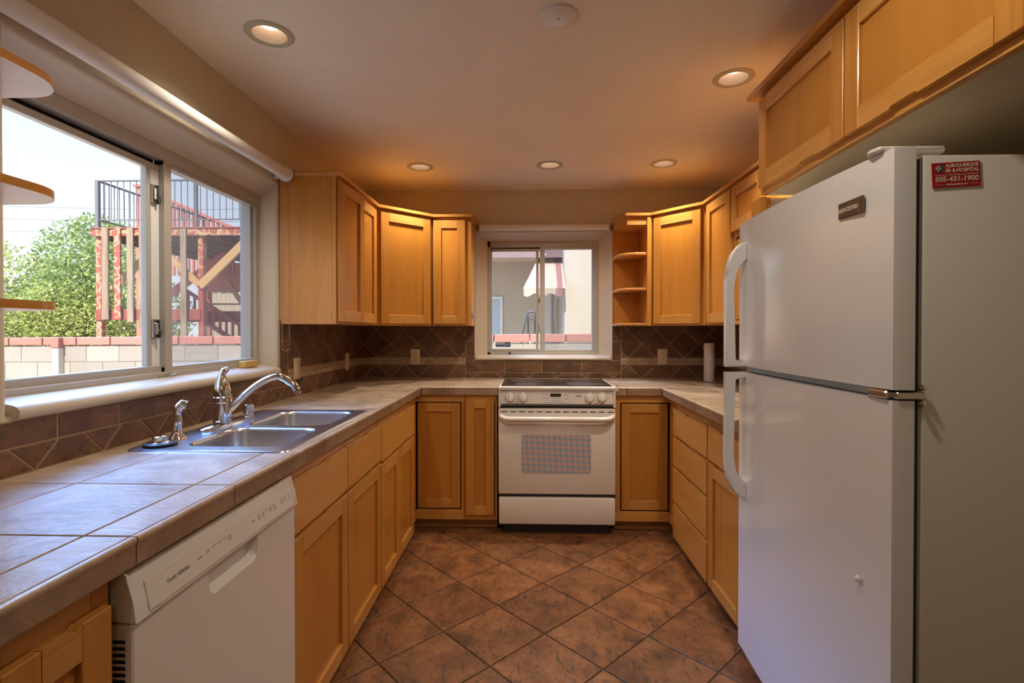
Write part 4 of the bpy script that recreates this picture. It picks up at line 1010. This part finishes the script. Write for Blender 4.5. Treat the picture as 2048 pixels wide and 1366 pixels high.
t = thing('paper_towel_roll', 'white paper towel roll standing on right counter corner', 'paper towels', (1.275,3.61,ZCT))
mb = MB(); mb.lathe([(.035,ZCT+.0008),(.036,ZCT+.004),(.036,ZCT+.262),(.034,ZCT+.266),(.017,ZCT+.266)], (1.275,3.61,0), (0,0,1), 28, cap=False); mb.build('paper', paper, t, 40)
mb = MB(); mb.lathe([(.017,ZCT+.2655),(.017,ZCT+.002),(.0001,ZCT+.002)], (1.275,3.61,0), (0,0,1), 20, cap=False); mb.build('core', M('cardboard', (.35,.24,.14), .9), t, 40)
mb = MB(); mb.box(2.305,2.415,-.0865,-.052,1.0975,1.127,.002,F=FL); solo(mb, 'wood_block', yellow_w, 'small pine wedge block on the big window sill', 'wood block', FL(2.36,-.07,1.0975))
# roller blinds
def beads(mb, pts, r=.0028):
    for p in pts:
        p = Vector(p); v = mb.verts([p+Vector(q)*r for q in ((1,0,0),(0,1,0),(-1,0,0),(0,-1,0),(0,0,1),(0,0,-1))])
        for i in range(4): mb.face((v[i],v[(i+1)%4],v[4])); mb.face((v[(i+1)%4],v[i],v[5]))
t = thing('roller_blind', 'rolled up white roller blind above the big left window', 'blind', (-1.2,1.8,2.03))
bx, bz0, bz1 = -1.203, 2.028, 2.045
A, B = Vector((bx,1.10,bz0)), Vector((bx,2.478,bz1))
mb = MB(); mb.tube([A,B],.027,24); mb.build('roll', blind_m, t, 40)
ax = (B-A).normalized()
for k, (c, s) in enumerate(((A,-1),(B,1))):
    mb = MB(); mb.lathe([(.020,0),(.036,.001),(.036,.010),(.030,.016),(.001,.017)], c+ax*s*.001, ax*s, 24); mb.box(XW+.001,bx-.02,c.y+s*.004-.006,c.y+s*.004+.006,c.z-.02,c.z+.02)
    br = mb.build('bracket', plastic, t, 40)
    if s > 0:
        mb = MB()
        for q in range(14):
            a = q/14*2*PI; p = c+ax*.017+Vector((math.cos(a)*.026,0,math.sin(a)*.026)); mb.box(p.x-.0025,p.x+.0025,p.y-.0006,p.y+.0010,p.z-.0025,p.z+.0025)
        mb.build('ratchet_holes', dkplastic, br, 0)
        mb = MB(); x0_, x1_ = bx-.022, bx+.014; y = c.y+.010
        pts = []; zt, zb = c.z-.02, 1.185
        n = int((zt-zb)/.0062)
        for q in range(n): pts += [(x0_,y,zt-q*.0062),(x1_,y,zt-q*.0062)]
        for q in range(1,12): a = PI+PI*q/12; pts.append(((x0_+x1_)/2+.018*math.cos(a),y,zb+.016*math.sin(a)))
        beads(mb, pts); mb.build('bead_chain', nickel, t, 0)
t = thing('roller_blind', 'rolled up white roller blind above the small back window', 'blind', (.11,3.75,2.02))
mb = MB(); mb.tube([(-.352,3.752,2.030),(.588,3.752,2.032)],.0225,20); mb.build('roll', blind_m, t, 40)
for x, s in ((-.353,-1),(.589,1)):
    mb = MB(); mb.lathe([(.015,0),(.030,.001),(.030,.006),(.001,.010)], (x,3.752,2.03), (s,0,0), 20); mb.box(x+min(0,s*.006),x+max(0,s*.006),3.752+.015,YB-.001,2.01,2.05); mb.build('bracket', plastic, t, 40)
mb = MB(); mb.tube([(.605,3.748,2.0),(.606,3.75,1.6),(.605,3.752,1.20)],.0022,6); mb.build('cord', plastic, t, 40)

# recessed ceiling lamps (each with its own light); last four are added fill, unseen
names = ['recessed ceiling light above the big left window', 'recessed ceiling light beside the crown over the refrigerator',
         'recessed ceiling light above the left corner cabinets', 'recessed ceiling light in the middle of the back row, over the range', 'recessed ceiling light above the right corner cabinets',
         'added unseen fill light nearest the viewer, in front of the refrigerator', 'added unseen fill light behind the viewer, left', 'added unseen fill light behind the viewer, right', 'added unseen fill light at the rear of the room']
for (x, y), lab in list(zip(LAMPS, names)):
    t = thing('recessed_light', lab, 'ceiling light', (x,y,ZC), 'recessed ceiling lights')
    mb = MB(); mb.lathe([(.057,0),(.058,-.004),(.062,-.006),(.078,-.005),(.083,-.001),(.083,0)], (x,y,ZC-.0003), (0,0,1), 40, cap=False); mb.build('trim_ring', trim_gold, t, 50)
    mb = MB(); mb.lathe([(.0575,-.003),(.0575,.0),(.053,.04),(.050,.062)], (x,y,ZC), (0,0,1), 40, cap=False); mb.build('baffle', baffle, t, 50)
    mb = MB(); mb.lathe([(.0500,.062),(.0495,.0625),(.045,.042),(.030,.031),(.001,.027)], (x,y,ZC), (0,0,1), 28, cap=False); mb.build('bulb', bulb_m, t, 60)
    l = bpy.data.lights.new('lamp_light', 'SPOT'); l.energy = LAMP_W*((2.9 if x < -.9 else (4.4 if y < 3 else 3.3)) if y > 1 else (1.9 if y > 0 else .6)); l.color = LAMP_COL; l.spot_size = math.radians((126 if y > 1 else 166)); l.spot_blend = 1.0 if y > 1 else .25; l.shadow_soft_size = .04
    lo = bpy.data.objects.new('lamp_light', l); COL.objects.link(lo); lo.parent = t; lo.location = (0,0,-.012)
t = thing('ceiling_cover_plate', 'round white cover plate on the ceiling in the foreground', 'ceiling plate', (.101,1.703,ZC))
mb = MB(); mb.lathe([(.064,0),(.064,-.006),(.058,-.011),(.001,-.011)], (.101,1.703,ZC), (0,0,1), 40); mb.build('disc', plastic, t, 40)
mb = MB(); mb.lathe([(.003,0),(.003,-.001)], (.101,1.703,ZC-.011), (0,0,1), 10); mb.build('screw', ink, t, 0)

# ================================================================== outside
mb = MB(); mb.box(-40,40,-30,45,-.5,-.25); st(mb.build('ground', dirt, smooth=0))
# block wall
t = thing('block_wall', 'grey concrete block garden wall with red painted cap', 'wall', (-3,6.1,-.25))
def zc_(x): return 1.222+.0066*x
WF = lambda x, y, z: Vector((x, 6.0+y, z+.0066*x))
mb = MB()
mb.loft([[WF(x,y,z) for y,z in ((.02,-.25),(.02,1.12),(.18,1.12),(.18,-.25))] for x in (-14,6)], cap0=True, cap1=True); mb.build('mortar_core', mortar_m, t, 0)
mb = MB(); cp_ = MB()
for r in range(7):
    z1 = 1.125-r*.203; z0 = z1-.203; x = -14+(r%2)*.205
    while x < 6:
        mb.tile([(x,z0),(x+.41,z0),(x+.41,z1),(x,z1)], lambda a,b,h: WF(a,.02-h,b), .004, .007, .003); x += .41
mb.build('block', block_m, t, 20)
x = -14
while x < 6:
    n0_ = len(cp_.bm.faces); cp_.box(x+.004,x+.414,-.005,.205,1.130,1.226,.006,F=type('K',(),{'__call__':staticmethod(lambda a,b,c: WF(a,b,c))})()); tv = random.random()
    cp_.bm.faces.ensure_lookup_table()
    for f in cp_.bm.faces[n0_:]: f[cp_.tv] = tv
    x += .425
cp_.build('cap', cap_m, t, 20)
mb = MB(); mb.box(-5.755,-5.675,5.94,6.02,-.25,1.06,.004); mb.box(-5.765,-5.665,5.93,6.02,1.061,1.187,.006,mi=1); mb.build('pilaster', [stucco_w, cap_m], t, 20)

# timber deck tower
t = thing('timber_deck', 'raised red timber deck with black iron railing seen through left window', 'deck', (-6.4,10.3,-.25))
def post(x, y, z0, z1, m, w_=.10, name='post'):
    b = MB(); b.box(x-w_/2,x+w_/2,y-w_/2,y+w_/2,z0,z1,.005); return b.build(name, m, t)
def beam(p, q, w_, m, name, wy=None):
    b = MB(); p, q = Vector(p), Vector(q); d = (q-p).normalized(); up = Vector((0,1,0)); n = d.cross(up).normalized(); k = (wy or w_)/2
    b.loft([[c+n*s1*w_/2+up*s2*k for s1, s2 in ((-1,-1),(1,-1),(1,1),(-1,1))] for c in (p, q)], cap0=True, cap1=True); return b.build(name, m, t, 0)
mb = MB()
for k in range(30): mb.box(-7.86+k*.105,-7.86+k*.105+.1,9.0,12.4,3.075,3.105)
mb.build('deck_boards', shade_wood, t, 0)
mb = MB()
for k in range(8): mb.box(-7.8+k*.42,-7.76+k*.42,9.05,12.35,2.93,3.074)
mb.build('joists', shade_wood, t, 0)
mb = MB(); mb.box(-7.92,-4.72,8.955,9.0,2.985,3.11,.004); mb.build('fascia', red_wood, t)
mb = MB(); mb.box(-7.94,-4.70,8.94,9.02,3.11,3.135,.004); mb.build('fascia_cap', red_plain, t)
post(-7.83,9.05,-.25,2.985,red_wood); post(-5.93,9.05,2.25,2.985,red_wood,name='post'); post(-5.93,9.05,-.25,2.249,red_plain)
for x, y in ((-7.83,12.2),(-6.6,11.6),(-4.9,12.2)): post(x,y,-.25,2.93,red_plain)
mb = MB(); mb.box(-7.87,-5.93,8.98,9.03,1.46,1.66,.004); mb.build('lower_beam', red_plain, t)
mb = MB(); mb.box(-7.87,-5.93,11.0,11.05,1.46,1.70,.004); mb.build('lower_beam', red_plain, t)
for x0_, x1_, z0, z1, m in ((-7.70,-7.58,1.47,3.12,grey_wood),(-7.47,-7.355,1.465,3.118,red_wood),(-7.235,-7.12,1.42,3.12,grey_wood),(-7.01,-6.90,1.31,3.14,grey_wood),(-6.60,-6.53,-.2,3.1,tan_wood),(-6.25,-6.14,-.2,3.10,grey_wood)):
    mb = MB(); mb.box(x0_,x1_,8.915,8.953,z0,z1,.003); mb.build('hanging_board', m, t)
beam((-5.93,8.98,2.07),(-4.95,8.98,3.0),.14,tan_wood,'brace',.05); beam((-5.95,9.0,2.10),(-6.72,9.0,2.80),.11,tan_wood,'brace',.05)
beam((-7.85,9.35,2.05),(-6.85,9.35,3.0),.13,tan_wood,'brace',.05); beam((-7.8,10.6,1.95),(-6.4,10.6,2.9),.16,pink_wood,'stringer',.05)
beam((-6.6,11.55,1.85),(-7.0,11.55,2.45),.09,tan_wood,'brace',.05); beam((-6.6,11.55,1.85),(-6.0,11.55,2.45),.09,tan_wood,'brace',.05)
mb = MB(); mb.box(-7.85,-5.6,12.0,12.06,2.2,2.9,.004); mb.build('stair_wall', pink_wood, t)
# iron railing
mb = MB(); y = 9.0
mb.box(-7.84,-4.72,y-.02,y+.02,3.98,4.003); mb.box(-7.84,-4.72,y-.015,y+.015,3.272,3.29); mb.box(-7.86,-7.80,y-.03,y+.03,3.135,4.0); mb.box(-6.02,-5.98,y-.02,y+.02,3.135,4.0)
k = 0; x = -7.70
while x < -4.74: mb.box(x-.0055,x+.0055,y-.0055,y+.0055,3.29,3.98); x += .1185
mb.box(-7.84,-7.80,9.0,12.3,3.975,4.005); mb.box(-7.835,-7.805,9.0,12.3,3.27,3.295); yy = 9.12
while yy < 12.3: mb.box(-7.8255,-7.8145,yy-.0055,yy+.0055,3.29,3.98); yy += .1185
mb.build('railing', iron, t, 0)
# pink upper stair rail and lower stair
mb = MB(); p0, p1 = Vector((-9.30,12.0,4.70)), Vector((-7.10,12.0,3.74))
d = p1-p0
mb.loft([[c+Vector((0,s2*.05,s1*.035)) for s1, s2 in ((-1,-1),(1,-1),(1,1),(-1,1))] for c in (p0,p1)], cap0=True, cap1=True)
for k in range(19):
    c = p0+d*(k/18); mb.box(c.x-.03,c.x+.03,c.y-.02,c.y+.02,2.6,c.z)
mb.box(-9.42,-9.22,11.9,12.1,-.25,4.72); mb.box(-9.46,-9.18,11.86,12.14,4.72,4.78)
mb.build('upper_stair_rail', pink_wood, t, 0)
mb = MB(); p0, p1 = Vector((-7.6,10.9,2.21)), Vector((-5.9,10.9,1.13)); d = p1-p0
for dz, hw in ((0,.035),(-.42,.05)):
    mb.loft([[c+Vector((0,s2*.04,s1*hw+dz)) for s1, s2 in ((-1,-1),(1,-1),(1,1),(-1,1))] for c in (p0,p1)], cap0=True, cap1=True)
for k in range(13): c = p0+d*(k/12); mb.box(c.x-.02,c.x+.02,c.y-.02,c.y+.02,c.z-.42,c.z)
mb.build('lower_stair', red_plain, t, 0)
# fence behind the deck
t = thing('board_fence', 'pale grey vertical board fence behind the red deck', 'fence', (-8,15.5,-.25))
mb = MB(); x = -10.1
while x < -3.0: mb.box(x,x+.135,15.5,15.52,-.25,2.42+random.random()*.02,.002); x += .14
mb.build('boards', fence_m, t, 0)
mb = MB(); mb.box(-10.1,-3,15.46,15.5,2.12,2.20); mb.box(-10.1,-3,15.46,15.5,.3,.38); mb.build('rail', fence_m, t, 0)

# trees
def tree(label, cx, cy, blobs, m, n, size, trunk=.12, name='leafy_tree'):
    t = thing(name, label, 'tree', (cx,cy,-.25))
    V, Fc, T = [], [], []
    tot = sum(b[3]**2 for b in blobs)
    for bx_, by_, bz_, br in blobs:
        for k in range(int(n*br*br/tot)):
            while True:
                d = Vector((random.uniform(-1,1), random.uniform(-1,1), random.uniform(-1,1)))
                if .05 < d.length < 1: break
            rr = br*(.62+.42*random.random()**.7); p = Vector((cx+bx_, cy+by_, bz_))+d.normalized()*rr*Vector((1,1,.92)).length/1.68
            a = Vector((random.uniform(-1,1),random.uniform(-1,1),random.uniform(-1,1))).normalized(); b = a.cross(Vector((random.uniform(-1,1),random.uniform(-1,1),random.uniform(-1,1)))).normalized()
            s_ = size*random.uniform(.6,1.3); i = len(V); off = -Vector((cx,cy,-.25)); p = p+off
            V += [p-a*s_, p+b*s_*.45, p+a*s_, p-b*s_*.45]; Fc.append((i,i+1,i+2,i+3)); T.append(min(1,max(0,random.gauss(.5,.22))))
    me = bpy.data.meshes.new('foliage'); me.from_pydata(V, [], Fc); at = me.attributes.new('tv', 'FLOAT', 'FACE'); at.data.foreach_set('value', T); me.materials.append(m)
    o = bpy.data.objects.new('foliage', me); COL.objects.link(o); o.parent = t; 
    mb = MB(); top = max(b[2] for b in blobs)
    mb.tube([(cx,cy,-.25),(cx+.05,cy,top*.5),(cx,cy,top*.9)],[trunk,trunk*.7,trunk*.25],8); mb.build('trunk', bark, t)
    return t
tree('pale green bushy tree at the far left outside big window', -14.6, 13.5, [(0,0,2.2,1.5),(-.9,.3,1.2,1.5),(.7,-.2,1.2,1.5),(-1.2,0,2.6,1.0),(.2,0,.3,1.7)], leaf_a, 24000, .055)
tree('taller green tree left of deck reaching above the others', -12.9, 14.5, [(0,0,3.3,1.25),(.5,.1,2.2,1.5),(-.6,0,2.0,1.3),(.2,0,.8,1.7),(.9,0,3.9,.55),(.2,0,4.1,.6)], leaf_b, 24000, .055)
tree('low light green shrub just behind the red capped block wall', -12.2, 12.2, [(0,0,1.0,1.2),(1.2,.1,.9,1.1),(-1.2,0,1.1,1.1),(.5,0,1.6,.8)], leaf_a, 17000, .048, .06, 'leafy_shrub')
tree('dark green tree standing behind the deck posts', -11.5, 13.4, [(0,0,2.4,1.4),(.9,0,1.6,1.3),(-.8,0,1.5,1.3),(.4,.2,.6,1.6)], leaf_b, 15000, .065)
tree('dark green tree beyond the grey board fence, seen under the deck', -9.0, 18.5, [(0,0,3.0,1.6),(1.4,0,2.6,1.5),(-1.2,0,2.4,1.4),(.3,0,1.2,1.6)], leaf_c, 6000, .15)

# neighbouring house behind the back window
t = thing('neighbor_house', 'pale stucco house beyond the block wall through back window', 'house', (.5,11,-.25))
mb = MB(); mb.box(-2.6,5,10.9,11.1,-.25,2.75); mb.build('wall', stucco, t, 0)
mb = MB(); mb.box(-2.7,.86,9.7,10.9,2.75,2.80); mb.box(-2.7,.86,9.66,9.7,2.66,2.95,mi=1); mb.build('eave', [stucco, fascia_m], t, 0)
mb = MB(); mb.prism([(-2.7,2.96),(.86,2.96),(.86,3.9),(-2.7,3.9)], 9.7, 9.75, plane='ac'); mb.build('roof_edge', fascia_m, t, 0)
mb = MB(); mb.box(.66,1.32,9.3,11.0,-.25,4.2,.05,seg=3); mb.build('pillar', stucco_w, t)
mb = MB(); mb.box(-2.6,5,11.1,11.3,2.7,4.2); mb.build('upper_wall', stucco, t, 0)
mb = MB(); mb.box(-1.10,-.55,10.86,10.9,.7,2.00,.01); fr_ = mb.build('window_frame', vinyl_l, t)
mb = MB(); mb.box(-1.05,-.60,10.85,10.86,.75,1.95); mb.build('pane', M('far_pane', (.42,.52,.58), .1), fr_, 0)
mb = MB(); mb.box(.28,.50,10.84,10.9,-.2,2.6,.01); mb.build('door_frame', vinyl_l, t)
t = thing('awning', 'beige and maroon striped canvas awning on the neighboring house', 'awning', (.3,10,2))
mb = MB(); n = 16
prof = [(9.0,2.02),(9.25,2.26),(9.6,2.5),(10.1,2.72),(10.88,2.95)]
lo = [[(x, y, z) for y, z in prof] for x in (-.09,.62)]
xl = [-.09, .02, .12, .21, .30]
for k in range(4):
    a, b = prof[k], prof[k+1]
    mb.loft([[(xl[k], a[0], a[1]), (.38, a[0], a[1]), (.655, a[0], a[1])], [(xl[k+1], b[0], b[1]), (.40, b[0], b[1]), (.655, b[0], b[1])]], close=False)
can = mb.build('canopy', awning_m, t, 0)
mb = MB(); P = [(-.09+.7*k/28, 9.0, 1.90-.03*math.sin(k/28*PI*5)) for k in range(29)]
mb.loft([[(p[0], 9.0, 2.02) for p in P], P], close=False); mb.build('valance', awning_m, t, 0)
# stepladder
t = thing('stepladder', 'dark metal stepladder top poking above the block wall', 'ladder', (.05,8.2,-.25))
mb = MB(); pts = [(-.30,8.0,-.25),(-.08,8.0,1.25),(-.02,8.0,1.48)]+[(.053+.07*math.cos(a),8.0,1.50+.075*math.sin(a)) for a in [PI-k*PI/8 for k in range(9)]]+[(.126,8.0,1.48),(.19,8.0,1.25),(.41,8.0,-.25)]
mb.tube(pts,.014,8); mb.build('side_rail', lad_m, t, 50)
for z, hw in ((1.445,.075),(1.19,.125),(.9,.17)):
    mb = MB(); mb.box(.055-hw,.055+hw,7.985,8.05,z-.012,z+.012,.003); mb.build('rung', lad_m, t)
mb = MB(); mb.tube([(.0,8.05,1.5),(.0,8.6,-.25)],.012,6); mb.tube([(.11,8.05,1.5),(.11,8.6,-.25)],.012,6); mb.build('rear_leg', lad_m, t)
# hanging cables
mb = MB(); mb.tube([(.50,8.95,2.03),(.48,8.95,1.8),(.47,8.95,1.5),(.50,8.95,1.2),(.51,8.95,.6),(.50,8.95,-.2)],.008,6)
solo(mb, 'hanging_cable', iron, 'dark cable hanging from the striped awning down to the wall', 'cable', (.5,8.95,-.2))
for k, (z, lab) in enumerate(((6.6,'highest thin utility wire across the sky left of deck'),(6.05,'middle thin utility wire across the sky left of deck'),(5.5,'lowest thin utility wire across the sky left of deck'))):
    mb = MB(); mb.tube([(-32,22,z+.9),(-24,22,z+.25),(-16,22,z),(-6,22,z+.1)],.010,5); solo(mb, 'utility_wire', iron, lab, 'wire', (-20,22,z))
